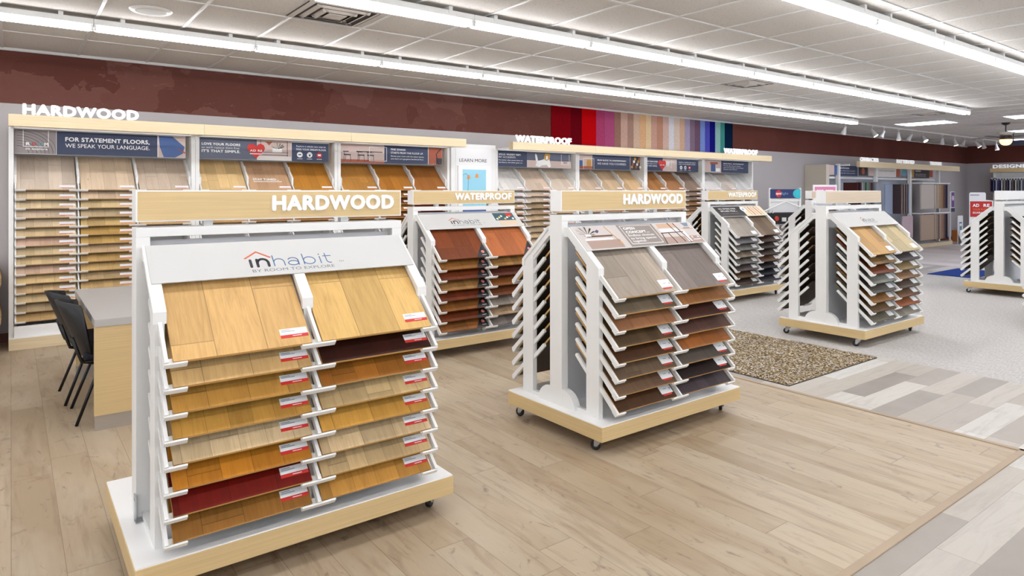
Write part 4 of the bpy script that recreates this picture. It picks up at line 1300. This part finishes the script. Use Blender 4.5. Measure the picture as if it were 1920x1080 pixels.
def chair(x, y, label, rz=0.0):
    """faces +X"""
    r = empty('side_chair', (x, y, 0), label, 'chair', 'black chairs at the desk')
    r.rotation_euler = (0, 0, rz)
    BF = mat('black_shell_plastic', (17, 16, 19), 0.45)
    CL = mat('black_seat_cloth', (24, 24, 36), 0.85)
    # curved back shell
    m = MB()
    P, F = [], []
    nu, nv = 12, 8
    for s in (0, 1):
        for j in range(nv + 1):
            v_ = j / nv
            z = 0.45 + 0.40 * v_
            hw = 0.185 + 0.055 * math.sin(math.pi * min(1, v_ * 0.9 + 0.1))
            if v_ > 0.85: hw *= 1 - (v_ - 0.85) * 0.8
            for i in range(nu + 1):
                u = -1 + 2 * i / nu
                xx = 0.02 - 0.15 * v_ + 0.13 * u * u * (0.4 + 0.6 * v_) + s * 0.016
                P.append((xx, u * hw, z - (0.03 * (u * u) if v_ > 0.9 else 0)))
    n1 = (nu + 1) * (nv + 1)
    for s in (0, 1):
        for j in range(nv):
            for i in range(nu):
                a = s * n1 + j * (nu + 1) + i
                q = (a, a + 1, a + nu + 2, a + nu + 1)
                F.append(q if s else q[::-1])
    def edge(a, b): F.append((a, b, b + n1, a + n1))
    for i in range(nu): edge(i, i + 1); edge(nv * (nu + 1) + i + 1, nv * (nu + 1) + i)
    for j in range(nv): edge((j + 1) * (nu + 1), j * (nu + 1)); edge(j * (nu + 1) + nu, (j + 1) * (nu + 1) + nu)
    m.poly(P, F)
    m.build('back_shell', BF, r, smooth=True)
    m = MB().box(0.03, 0.44, -0.215, 0.215, 0.435, 0.485)
    m.build('seat_cushion', CL, r, bevel=0.02)
    MB().box(0.04, 0.43, -0.21, 0.21, 0.42, 0.4345).build('seat_shell', BF, r, bevel=0.004)
    LG = mat('black_steel_tube', (20, 20, 22), 0.35, 0.2)
    for s in (-1, 1):
        m = MB().tube([(-0.015 if s < 0 else -0.015, s * 0.235, 0.0), (0.13, s * 0.205, 0.40)], 0.011, 10)
        m.build('leg', LG, r, smooth=True)
        m = MB().tube([(0.46, s * 0.235, 0.0), (0.34, s * 0.205, 0.40)], 0.011, 10)
        m.build('leg', LG, r, smooth=True)
        MB().tube([(0.09, s * 0.205, 0.408), (0.40, s * 0.205, 0.408)], 0.011, 8).build('seat_rail', LG, r)
        MB().tube([(0.12, s * 0.19, 0.405), (0.02, s * 0.195, 0.43), (-0.01, s * 0.18, 0.52), (-0.035, s * 0.16, 0.60)], 0.012, 8).build('back_strut', LG, r, smooth=True)
chair(0.375, 5.70, 'black side chair nearer the camera, tucked at the desk', 0.0)
chair(0.335, 6.27, 'black side chair behind the nearer one, at desk far end', 0.03)

# ------------------------------------------------------------------ speckled mat
k = NT('speckled_pile', 0.95, 0.1)
v = k.n('ShaderNodeTexVoronoi'); v.inputs['Scale'].default_value = 80.0
k.l(k.coord(), v.inputs['Vector'])
s_ = k.n('ShaderNodeSeparateColor'); k.l(v.outputs['Color'], s_.inputs[0])
cc = k.ramp(s_.outputs[0], [(0, (44, 38, 30)), (0.18, (112, 92, 60)), (0.36, (164, 134, 84)), (0.5, (210, 204, 194)), (0.62, (140, 112, 62)), (0.8, (74, 68, 60)), (1, (224, 216, 202))])
k.bump(v.outputs['Distance'], 0.6, 0.02)
PILE = k.base(cc)
mt = empty('floor_mat', (5.92, 3.89, 0), 'speckled brown shag mat on the plank border beside the OPEN CONCEPT rack', 'mat')
MB().box(-0.77, 0.79, -0.86, 0.86, 0.0005, 0.006).build('backing', BLACK, mt)
m = MB()
n = 44
rr = random.Random(3)
P, F = [], []
for j in range(n + 1):
    for i in range(n + 1):
        e = i in (0, n) or j in (0, n)
        P.append((-0.765 + 1.55 * i / n + (0 if e else rr.uniform(-.008, .008)), -0.855 + 1.71 * j / n + (0 if e else rr.uniform(-.008, .008)), 0.007 if e else 0.018 + rr.uniform(-0.004, 0.004)))
for j in range(n):
    for i in range(n):
        a = j * (n + 1) + i
        F.append((a, a + 1, a + n + 2, a + n + 1))
m.poly(P, F)
o = m.build('pile', PILE, mt)
o['kind'] = 'stuff'

# ------------------------------------------------------------------ carpet rolls at the left edge
RC = NT('tan_carpet_backing', 0.95, 0.05)
RC.base(RC.mix(RC.noise(RC.coord(), 30, 3), lin((168, 134, 92)), lin((206, 176, 132))))
for (x_, z_, rad, lb) in ((-0.26, 0.73, 0.185, 'topmost of the stacked tan carpet rolls at the left edge'), (-0.265, 0.355, 0.19, 'middle tan carpet roll at the left edge, below the top one'), (-0.24, 0.085, 0.082, 'lowest thin tan carpet roll, resting on the floor at left')):
    r = empty('carpet_roll', (x_, 8.15, z_), lb, 'carpet roll')
    m = MB().cyl((0, 0, 0), (0, 0.75, 0), rad, 28)
    m.build('roll', RC.m, r, smooth=False, bevel=0.02)
    sp2_ = MB().tube([(math.cos(t) * (0.03 + (rad - 0.04) * t / 18.9), -0.003, math.sin(t) * (0.03 + (rad - 0.04) * t / 18.9)) for t in [0.3 * i for i in range(64)]], 0.004, 5)
    sp2_.build('spiral_edge', mat('roll_edge', (120, 92, 62), 0.9), r)

# ------------------------------------------------------------------ far left-wall carpet display
FX = [16.55, 18.55, 20.62, 22.60]
EP = MB().box(15.93, 15.97, 8.40, WALLY - 0.002, 0, 2.27)
fu = empty('carpet_display', (15.93, 8.40, 0), 'far white carpet display under three small white words, on the long wall', 'wall display')
def fbox(name, m_, *a, bevel=0.0):
    return MB().box(a[0] - 15.93, a[1] - 15.93, a[2] - 8.40, a[3] - 8.40, a[4], a[5]).build(name, m_, fu, bevel=bevel)
BEI = mat('beige_end_panel', (206, 196, 178), 0.5)
fbox('end_panel', BEI, 15.93, 16.08, 8.40, WALLY - 0.005, 0, 2.27)
fbox('back_panel', mat('pale_blue_back', (206, 214, 226), 0.5), 16.08, 21.6, WALLY - 0.03, WALLY - 0.006, 0.2, 2.27)
for x_ in FX:
    fbox('upright', WHITE, x_ - 0.045, x_ + 0.045, 8.38, 8.46, 0, 2.30, bevel=0.003)
fbox('base_shelf', WHITE2, 16.08, 22.65, 8.20, WALLY - 0.03, 0.0, 0.10)
fbox('base_lip', MAPLE2, 16.08, 22.95, 8.15, 8.20, 0.0, 0.10)
fbox('cross_rail', WHITE, 16.08, 22.65, 8.48, 8.52, 1.93, 1.98)
fbox('canopy', MAPLE2, 16.9, 23.2, 8.05, 8.13, 2.215, 2.365)
for x_ in FX:
    fbox('canopy_arm', WHITE, x_ - 0.02, x_ + 0.02, 8.13, 8.40, 2.24, 2.28)
F = front(-15.93, 8.05 - 8.40, 0)
for t, a, b in (('CHARACTER', 16.95, 17.94), ('PATTERNED', 18.98, 20.06), ('TEXTURE', 21.08, 21.9)):
    MB().text(F, t, a, 2.366, 0.10, b - a, 0, 0.05, -0.03, 0.02).build('sign_lettering', LITLET, fu)
F = front(-15.93, 0.02, 0)
m = MB()
m.rect(F, 16.6, 2.0, 17.55, 2.26, 0, 0.004, 0)
m.text(F, 'BEAUTIFUL FLOORS', 16.66, 2.18, 0.035, 0.45, 1, 0.03, 0.005)
m.text(F, 'for every room and style', 16.66, 2.12, 0.025, 0.75, 1, 0, 0.005)
m.text(F, 'with the look you love', 16.66, 2.06, 0.025, 0.75, 1, 0, 0.005)
m.rect(F, 17.6, 2.02, 18.1, 2.26, 0, 0.004, 8); m.disc(F, 17.85, 2.14, 0.09, 0.004, 0.006, 6)
m.rect(F, 18.15, 2.02, 18.45, 2.26, 0, 0.004, 4)
m.rect(F, 16.1, 2.02, 16.35, 2.26, 0, 0.004, 4); m.rect(F, 16.38, 2.02, 16.5, 2.26, 0, 0.004, 3)
m.build('graphic_strip', GM, fu)
m = MB()
m.rect(F, 18.65, 2.0, 19.75, 2.26, 0, 0.004, 12)
m.text(F, 'BEAUTIFUL CARPET IN THE ROUND', 18.75, 2.15, 0.03, 0.9, 7, 0.01, 0.005)
m.rect(F, 19.78, 2.02, 20.0, 2.26, 0, 0.004, 6); m.rect(F, 20.15, 2.06, 20.4, 2.26, 0, 0.004, 10)
m.build('graphic_strip', GM, fu)
m = MB()
m.rect(F, 20.7, 2.02, 20.88, 2.26, 0, 0.004, 11)
m.rect(F, 20.92, 2.0, 21.95, 2.26, 0, 0.004, 8)
m.text(F, 'MODERN', 21.0, 2.18, 0.035, 0.36, 1, 0.03, 0.005)
m.text(F, 'style for the life you lead', 21.0, 2.10, 0.025, 0.70, 1, 0, 0.005)
m.text(F, 'soft underfoot every day', 21.0, 2.05, 0.025, 0.70, 1, 0, 0.005)
m.rect(F, 21.95, 2.03, 22.2, 2.26, 0, 0.004, 6)
m.build('graphic_strip', GM, fu)

def hang(xs, z0, z1, cols_, desc, group, th=0.03, yc=8.15, dy=0.3):
    for i, (x_, c_) in enumerate(zip(xs, cols_)):
        mm = NTC(c_)
        o = MB().box(-th / 2, th / 2, -dy / 2, dy / 2, 0, z1 - z0).build('hanging_carpet_sample', mm, None, (x_, yc, z0))
        tag(o, '%s carpet sample, %s from left in %s' % (cname(c_), ORD[i % 15] if i < 15 else 'sixteenth', desc), 'carpet sample', group)
        MB().box(-th / 2 - 0.002, th / 2 + 0.002, -dy / 2, -dy / 2 + 0.03, z1 - z0, z1 - z0 + 0.02).build('hanger', CHROME, o)
NC = {}
def NTC(c_):
    if c_ not in NC:
        q = NT('carpet_%d_%d_%d' % c_, 0.95, 0.05)
        q.base(q.mix(q.noise(q.coord(), 45, 3, 0.7), lin(scale_rgb(c_, 0.86)), lin(scale_rgb(c_, 1.1))))
        NC[c_] = q.m
    return NC[c_]
rc = [(74, 40, 40), (30, 30, 40), (92, 50, 54), (150, 156, 150), (120, 128, 120), (60, 78, 66), (96, 132, 110), (110, 120, 112), (110, 84, 76), (70, 52, 48), (96, 96, 100), (120, 124, 130), (146, 148, 154), (160, 160, 170)]
hang([16.75 + 0.082 * i for i in range(14)], 1.2, 1.83, rc, 'the left bay of the far display', 'carpet samples in the left far bay', 0.05, 8.2, 0.35)
def slabc(x0, x1, y0, z0, z1, c_, lb):
    o = MB().box(0, x1 - x0, 0, 0.04, 0, z1 - z0).build('carpet_sample_sheet', NTC(c_), None, (x0, y0, z0), bevel=0.005)
    tag(o, lb, 'carpet sample', 'large carpet sheets in the far display')
slabc(18.62, 19.05, 8.2, 1.0, 1.80, (150, 160, 180), 'blue-grey carpet sheet hanging left of the dark striped ones, far display')
slabc(19.64, 20.1, 8.2, 1.02, 1.76, (176, 184, 200), 'mottled pale blue carpet sheet right of the dark striped ones, far display')
slabc(19.64, 20.3, 8.2, 0.3, 0.92, (190, 168, 172), 'pinkish mottled carpet sheet hanging low in the middle far bay')
hang([19.12 + 0.075 * i for i in range(7)], 1.0, 1.80, [(74, 62, 64), (150, 130, 116), (72, 64, 70), (140, 122, 110), (66, 62, 74), (130, 116, 108), (70, 66, 80)], 'the middle bay of the far display', 'dark striped carpet samples', 0.05, 8.2, 0.35)
slabc(20.72, 21.6, 8.15, 1.10, 1.80, (196, 186, 176), 'large pale beige carpet sheet, upper right of the far display')
slabc(20.72, 21.6, 8.15, 0.20, 0.93, (180, 158, 140), 'large tan carpet sheet, lower right of the far display')
uc = [(190, 178, 166), (178, 162, 146), (186, 166, 140), (170, 146, 124), (160, 132, 108), (130, 96, 76), (86, 72, 78), (44, 44, 70)]
hang([21.68 + 0.12 * i for i in range(8)], 1.10, 1.80, uc, 'the upper right of the far display', 'upper right carpet samples', 0.09, 8.3, 0.3)
lc = [(178, 158, 140), (168, 146, 128), (122, 108, 106), (172, 148, 130), (160, 132, 114), (140, 108, 92), (80, 70, 76), (40, 38, 50)]
hang([21.68 + 0.12 * i for i in range(8)], 0.20, 0.93, lc, 'the lower right of the far display', 'lower right carpet samples', 0.09, 8.3, 0.3)
o = empty('sample_rail', (20.7, 8.12, 0), 'white upper rail carrying the upper right carpet sheets, far display', 'rail')
MB().box(0, 1.98, 0, 0.03, 1.83, 1.86).box(0, 0.03, 0.03, 0.27, 1.83, 1.86).box(1.95, 1.98, 0.03, 0.27, 1.83, 1.86).build('rail', WHITE, o)
o = empty('sample_rail', (20.7, 8.12, 0), 'white lower rail carrying the lower right carpet sheets, far display', 'rail')
MB().box(0, 1.98, 0, 0.03, 0.96, 0.99).box(0, 0.03, 0.03, 0.27, 0.96, 0.99).box(1.95, 1.98, 0.03, 0.27, 0.96, 0.99).build('rail', WHITE, o)

# small signs and boxes by the far display
o = empty('sign_card', (23.05, 8.2, 0.98), 'narrow purple and white sign card clipped right of the far display', 'sign')
F = front(0, 0, 0)
MB().rect(F, -0.12, 0, 0.16, 0.62, 0, 0.01, 0).rect(F, -0.10, 0.14, 0.14, 0.60, 0.01, 0.012, 1).disc(F, 0.02, 0.42, 0.08, 0.012, 0.014, 2).rect(F, -0.12, 0.0, 0.16, 0.12, 0.01, 0.012, 3).build('card', [PAPER, mat('card_purple', (96, 66, 128), 0.5), mat('card_pink', (222, 190, 206), 0.5), mat('card_navy', (40, 40, 70), 0.5)], o)
MB().box(-0.14, -0.1, 0.0, 0.04, -0.98, 0.62).build('stand_pole', WHITE, o)
o = empty('floor_sign', (23.3, 8.1, 0), 'white floor sign with a blue window drawing, right of the far display', 'sign')
F = front(0, 0, 0)
MB().rect(F, -0.14, 0.0, 0.24, 0.86, 0, 0.02, 0).rect(F, -0.06, 0.33, 0.16, 0.66, 0.02, 0.022, 1).rect(F, -0.04, 0.35, 0.14, 0.62, 0.022, 0.024, 0).rect(F, -0.02, 0.42, 0.12, 0.54, 0.024, 0.026, 2).build('board', [PAPER, mat('card_blue', (60, 110, 150), 0.5), mat('card_teal', (70, 130, 140), 0.5)], o)
o = empty('round_sample_card', (23.35, 7.95, 0.0), 'white rounded card with a pale blue ring leaning by the wooden bins', 'sample card')
F = Frame((0, 0, 0), (1, 0, 0), (0, 0.35, 0.94), (0, -0.94, 0.35))
MB().shape(F, [(-0.22, 0.0), (0.32, 0.0), (0.30, 0.25), (0.16, 0.36), (-0.05, 0.38), (-0.22, 0.28)], 0, 0.02, 0).disc(F, 0.04, 0.20, 0.10, 0.02, 0.022, 1).disc(F, 0.04, 0.20, 0.08, 0.022, 0.024, 0).build('card', [PAPER, mat('ring_blue', (150, 170, 200), 0.5)], o)
OR = mat('orange_wood', (190, 116, 50), 0.5)
OR2 = mat('orange_wood_inside', (206, 172, 132), 0.6)
def bin_(x_, y_, a, b, h_, lb, rz):
    r = empty('wooden_bin', (x_, y_, 0), lb, 'bin')
    r.rotation_euler = (0, 0, rz)
    MB().box(-a, a, -b, b, 0, 0.03).build('bottom', OR2, r)
    for s in (-1, 1):
        MB().box(s * a - 0.015, s * a + 0.015, -b, b, 0.0, h_).build('side', OR, r)
        MB().box(-a, a, s * b - 0.015, s * b + 0.015, 0.0, h_).build('side', OR, r)
bin_(24.3, 8.15, 0.2, 0.42, 0.36, 'orange wooden bin on the floor beside the ring card', 0.0)
bin_(25.2, 8.15, 0.28, 0.3, 0.42, 'second wooden bin behind the first, near the far corner', 0.0)

# ADORE standing banner
b = empty('banner_stand', (20.87, 6.75, 0), 'white standing banner with red ADORE block near the far corner', 'banner')
b.rotation_euler = (0, 0, R(-48))
F = front(0, 0, 0)
MB().shape(F, [(-0.28, 0.05), (0.29, 0.05), (0.29, 1.36), (0.12, 1.38), (0.12, 1.55), (0.09, 1.58), (-0.25, 1.58), (-0.28, 1.55)], 0, 0.02).build('panel', PAPER, b)
m = MB().shape(F, [(-0.26, 0.92), (0.16, 0.92), (0.27, 1.02), (0.27, 1.34), (-0.26, 1.34)], 0.02, 0.023, 0)
m.text(F, 'AD', -0.2, 1.19, 0.085, 0.16, 1, 0.04, 0.024).text(F, 'RE', 0.06, 1.19, 0.085, 0.15, 1, 0.04, 0.024)
heart(m, F, -0.0, 1.23, 0.035, 3)
m.text(F, 'YOUR FLOOR', -0.2, 1.10, 0.045, 0.41, 4, 0.01, 0.024).text(F, 'GUARANTEE', -0.2, 1.01, 0.05, 0.40, 1, 0.03, 0.024)
m.text(F, 'LOVE YOUR', -0.19, 0.80, 0.03, 0.22, 0, 0.01, 0.021).text(F, 'FLOOR, OR WE', -0.19, 0.74, 0.025, 0.30, 2, 0, 0.021).text(F, 'REPLACE IT', -0.19, 0.69, 0.025, 0.26, 2, 0, 0.021)
m.rect(F, -0.19, 0.38, -0.08, 0.60, 0.02, 0.022, 4).rect(F, -0.19, 0.34, -0.08, 0.44, 0.022, 0.024, 2).rect(F, -0.26, 1.50, -0.04, 1.52, 0.02, 0.022, 2)
m.build('printed_graphic', [mat('banner_red', (196, 34, 16), 0.5), LETTER, mat('ink_grey2', (120, 120, 124), 0.5), mat('heart_dark', (120, 20, 14), 0.5), mat('banner_orange', (232, 130, 80), 0.5)], b)
MB().box(-0.25, 0.25, -0.15, 0.15, 0.0, 0.05).build('foot', WHITE, b)

# ------------------------------------------------------------------ right-wall carpet display
rd = empty('carpet_display', (25.75, 8.06, 0), 'carpet display under DESIGNER CARPET letters on the far wall', 'wall display')
MB().box(0.0, 0.08, -4.0, 0.0, 2.23, 2.36).build('canopy', MAPLE, rd)
MB().text(leftface(0, 0, 0), 'DESIGNER CARPET', 0.07, 2.362, 0.115, 1.95, 0, 0.045, -0.03, 0.02).build('sign_lettering', LITLET, rd)
MB().box(0.10, 0.55, -0.14, -0.06, 0.0, 2.22).build('upright', WHITE, rd)
MB().box(0.10, 0.55, -3.9, -3.82, 0.0, 2.22).build('upright', WHITE, rd)
MB().box(0.56, 0.6, -3.82, -0.14, 0.2, 2.22).build('back_panel', WHITE2, rd)
MB().box(0.0, 0.56, -3.82, 0.05, 0.0, 0.10).build('base_shelf', WHITE2, rd)
MB().box(0.10, 0.14, -3.82, 0.02, 2.02, 2.05).build('rail', WHITE, rd)
for s in (-0.1, -3.86):
    MB().box(0.08, 0.12, s - 0.02, s + 0.02, 2.24, 2.30).build('canopy_arm', WHITE, rd)
rcol = [(60, 46, 66), (90, 92, 120), (170, 170, 196), (70, 66, 100), (196, 190, 200), (150, 140, 130), (80, 74, 96), (186, 186, 196), (112, 96, 88), (200, 196, 190), (120, 124, 132), (190, 190, 196), (96, 96, 104), (198, 194, 188), (186, 146, 66), (170, 126, 52), (60, 46, 56), (190, 190, 186)]
for i, c_ in enumerate(rcol):
    y_ = 8.0 - 0.075 * i
    o = MB().box(0, 0.35, -0.012, 0.012, 0, 0.37 + 0.03 * (i % 3)).build('hanging_carpet_sample', NTC(c_), None, (25.62, y_, 1.60 - 0.03 * (i % 3)))
    nm = ORD[i] if i < 15 else ('sixteenth', 'seventeenth', 'eighteenth')[i - 15]
    tag(o, '%s carpet sample, %s from left, hanging under DESIGNER CARPET' % (cname(c_), nm), 'carpet sample', 'carpet samples under the DESIGNER CARPET letters')
    MB().box(0, 0.03, -0.015, 0.015, 0.37 + 0.03 * (i % 3), 0.42 + 0.03 * (i % 3)).build('clip', mat('clip_dark', (50, 46, 60), 0.5), o)

# ------------------------------------------------------------------ spotlight stand, poster stand, small items
s = empty('carpet_stand', (12.70, 7.55, 0), 'carpet sample stand topped by a navy and turquoise spotlight sign', 'display stand')
s.rotation_euler = (0, 0, R(-20))
for a in (-0.37, 0.37):
    MB().box(a - 0.022, a + 0.022, 0, 0.04, 0, 1.68).build('upright', WHITE, s)
MB().box(-0.35, 0.35, 0.01, 0.03, 1.40, 1.46).build('cross_bar', WHITE, s)
F = front(0, 0, 0)
m = MB().rect(F, -0.37, 1.47, 0.37, 1.655, -0.02, 0.006, 0)
m.shape(F, [(0.37, 1.47), (0.37, 1.655)] + [(0.30 - 0.12 * math.cos(t) + 0.0, 1.5625 + 0.092 * math.sin(t)) for t in [math.pi / 2 - math.pi * i / 10 for i in range(11)]][::1], 0.006, 0.008, 1)
m.disc(F, -0.17, 1.5625, 0.075, 0.006, 0.008, 2, 20)
m.text(F, 'spot', -0.235, 1.545, 0.05, 0.13, 3, 0.03, 0.009).text(F, 'light', -0.095, 1.545, 0.05, 0.16, 4, 0.0, 0.009)
m.build('header_sign', [mat('spot_navy', (22, 40, 96), 0.4), mat('spot_turquoise', (40, 176, 190), 0.4), mat('spot_red', (186, 40, 40), 0.4), LETTER, mat('spot_pale', (120, 160, 200), 0.4)], s)
MB().rect(F, -0.34, 1.18, 0.34, 1.40, -0.04, -0.03).build('backdrop', PAPER, s)
m = MB()
m.tube([(-0.58, -0.06, 1.20), (-0.05, -0.06, 1.40), (0.58, -0.06, 1.20)], 0.016, 8)
for a in (-0.5, -0.35, 0.35, 0.5):
    m.box(a - 0.012, a + 0.012, -0.07, -0.05, 0.95, 1.22)
m.build('roof_frame', WHITE, s)
MB().box(-0.52, 0.52, -0.10, 0.30, 0.95, 1.17).build('black_shelf_box', mat('shelf_black', (26, 20, 22), 0.6), s)
m = MB().disc(F, -0.30, 1.06, 0.05, 0.101, 0.12, 0, 14).rect(F, -0.17, 1.0, -0.07, 1.08, 0.101, 0.115, 1).rect(F, 0.0, 1.0, 0.10, 1.08, 0.101, 0.115, 1)
m.build('shelf_trinkets', [mat('trinket_red', (200, 60, 44), 0.5), PAPER], s)
MB().box(-0.5, 0.5, -0.08, 0.28, 0.0, 0.12).build('base', mat('stand_brown', (92, 76, 68), 0.6), s)
for i, (a, c_, lb) in enumerate(((-0.43, (222, 218, 214), 'white framed carpet card at left of the spotlight stand'), (-0.10, (150, 140, 132), 'grey-brown carpet sample in the middle of the spotlight stand'), (0.30, (158, 142, 144), 'mauve-grey carpet sample at right of the spotlight stand'))):
    o = MB().box(-0.15, 0.15, -0.03, 0.03, 0, 0.80).build('carpet_sample_sheet', NTC(c_), None, bevel=0.004)
    M = Matrix.Translation((12.70, 7.55, 0)) @ Matrix.Rotation(R(-20), 4, 'Z') @ Matrix.Translation((a, -0.14, 0.125))
    o.matrix_world = M
    o.location = M.to_translation(); o.rotation_euler = (0, 0, R(-20))
    tag(o, lb, 'carpet sample', 'samples on the spotlight stand')
p_ = empty('poster_stand', (13.9, 7.35, 0), 'white poster stand with a pink top behind the hidden rack', 'poster stand')
p_.rotation_euler = (0, 0, R(-25))
MB().rect(F, -0.29, 0.5, 0.29, 1.75, -0.02, 0.0).build('poster_frame', WHITE2, p_)
m = MB().rect(F, -0.25, 1.60, 0.25, 1.71, 0.0, 0.004, 0)
m.text(F, 'BEST', -0.20, 1.575, 0.07, 0.16, 1, 0.04, 0.005).text(F, 'OFFER', 0.0, 1.575, 0.07, 0.2, 1, 0.04, 0.005)
m.rect(F, -0.25, 1.28, 0.25, 1.30, 0.0, 0.004, 2).rect(F, -0.2, 1.0, 0.25, 1.2, 0.0, 0.004, 3)
m.build('printed_graphic', [mat('poster_pink', (220, 130, 170), 0.5), LETTER, RED, mat('poster_blue', (190, 204, 226), 0.5)], p_)
MB().box(-0.03, 0.03, -0.02, 0.02, 0.0, 0.5).box(-0.2, 0.2, -0.15, 0.15, 0.0, 0.02).build('stand_foot', WHITE, p_)
o = MB().box(-0.22, 0.22, -0.05, 0.05, 0, 1.45).build('leaning_sample', NTC((140, 118, 112)), None, (14.9, 8.1, 0))
tag(o, 'tall brown carpet board standing behind the poster stand', 'carpet sample')
# pale blue stack on the floor and the blue rug
for i, (c_, lb) in enumerate((((206, 216, 232), 'pale blue flat carton, lower one on the carpet behind the SPILLED MILK rack'), ((150, 168, 206), 'blue flat carton lying on the pale one'))):
    o = MB().box(-0.32, 0.32, -0.2, 0.2, 0, 0.10).build('flat_carton', mat('carton_%d' % i, c_, 0.5), None, (11.9 + 0.05 * i, 7.25 + 0.03 * i, 0.0005 + 0.1 * i), bevel=0.004)
    tag(o, lb, 'box', 'flat cartons on the carpet')
o = MB().box(-0.75, 0.75, -0.6, 0.6, 0.0005, 0.012).build('blue_rug', NTC((44, 66, 130)), None, (15.0, 4.9, 0))
tag(o, 'blue rug on the floor behind the right edge rack', 'rug')

# ------------------------------------------------------------------ track lights, fan, rail
tr = empty('light_track', (14.2, 7.3, CEIL), 'thin white ceiling track carrying the far spotlights', 'track')
MB().box(0, 10.8, -0.018, 0.018, -0.03, -0.001).build('track', WHITE, tr)
px = [1585, 1635, 1657, 1685, 1709, 1730, 1767, 1790, 1808, 1830, 1843, 1868]
th0 = math.atan2(1660.0, FPX); c0_, s0_ = math.cos(th0), math.sin(th0)
aims = [(0.3, 0.5), (0.2, -0.6), (-0.5, 0.3), (0.4, 0.2), (-0.3, 0.5), (-0.2, -0.7), (0.5, 0.3), (0.1, -0.2), (-0.6, 0.2), (0.4, -0.6), (-0.2, -0.3), (0.2, -0.1)]
LIT = mat('spot_lamp_lit', (255, 236, 206), 0.3, 0, 14.0)
SPH = mat('spot_housing', (206, 204, 202), 0.35)
for i, q in enumerate(px):
    l_ = (q - 960) / FPX
    dx, dy = c0_ + s0_ * l_, s0_ - c0_ * l_
    X = 7.3 * dx / dy
    X = min(X, 24.9)
    r = empty('track_spotlight', (X, 7.3, CEIL - 0.03), 'small %strack spotlight, %s from the left along the far ceiling' % ('lit ' if i in (1, 3, 5, 9) else 'white ', ORD[i]), 'spotlight', 'track spotlights along the far ceiling')
    MB().box(-0.03, 0.03, -0.016, 0.016, -0.03, 0.0).cyl((0, 0, -0.03), (0, 0, -0.10), 0.007, 8).build('stem', SPH, r)
    a = Vector((aims[i][0], aims[i][1], -1)).normalized()
    p0 = Vector((0, 0, -0.11)); p1 = p0 + a * 0.15
    MB().cyl(p0 - a * 0.03, p0 + a * 0.05, 0.025, 14, 0, 0.035).cyl(p0 + a * 0.05, p1, 0.035, 14, 0, 0.062).build('lamp_housing', SPH, r, smooth=False)
    MB().cyl(p1 + a * 0.001, p1 + a * 0.006, 0.052, 14).build('lamp', LIT if i in (1, 3, 5, 7, 9, 11) else mat('lamp_off', (190, 188, 186), 0.3), r)
fn = empty('ceiling_fan', (17.9, 5.30, CEIL), 'dark ceiling fan with a lit amber globe near the far corner', 'ceiling fan')
DK = mat('fan_bronze', (34, 28, 28), 0.4)
MB().lathe((0, 0, 0), [(0.0, 0.0), (0.085, -0.001), (0.075, -0.03), (0.03, -0.055), (0.0, -0.055)], 20).build('ceiling_cup', DK, fn, smooth=True)
MB().cyl((0, 0, -0.05), (0, 0, -0.22), 0.013, 10).build('down_rod', DK, fn)
MB().lathe((0, 0, 0), [(0.0, -0.21), (0.165, -0.215), (0.13, -0.25), (0.10, -0.29), (0.0, -0.29)], 24).build('motor_cover', mat('fan_cream', (196, 188, 170), 0.5), fn, smooth=True)
MB().lathe((0, 0, 0), [(0.0, -0.29), (0.115, -0.29), (0.12, -0.34), (0.10, -0.375), (0.0, -0.375)], 24).build('motor', DK, fn, smooth=True)
MB().lathe((0, 0, 0), [(0.112, -0.376), (0.122, -0.40), (0.115, -0.44), (0.085, -0.485), (0.045, -0.505), (0.0, -0.51)], 24).build('globe', mat('amber_globe_lit', (255, 214, 160), 0.3, 0, 1.6), fn, smooth=True)
for i in range(5):
    a = 0.35 + i * 2 * math.pi / 5
    m = MB().box(0.10, 0.16, -0.02, 0.02, -0.325, -0.315)
    m.prism([(0.15, -0.045), (0.62, -0.065), (0.65, 0.0), (0.62, 0.065), (0.15, 0.045)], -0.326, -0.319, 'z')
    m.build('blade', DK, fn, rot=(0, 0, a))
hr = empty('hanging_rail', (21.5, 5.6, CEIL), 'dark horizontal rail hung from the ceiling behind the fan', 'rail')
MB().box(-0.05, 0.05, -1.6, 0.9, -0.32, -0.18).build('bar', mat('rail_navy', (32, 34, 52), 0.5), hr)
for y_ in (-1.2, -0.3, 0.6):
    MB().cyl((0, y_, -0.18), (0, y_, -0.001), 0.012, 8).build('rod', DK, hr)
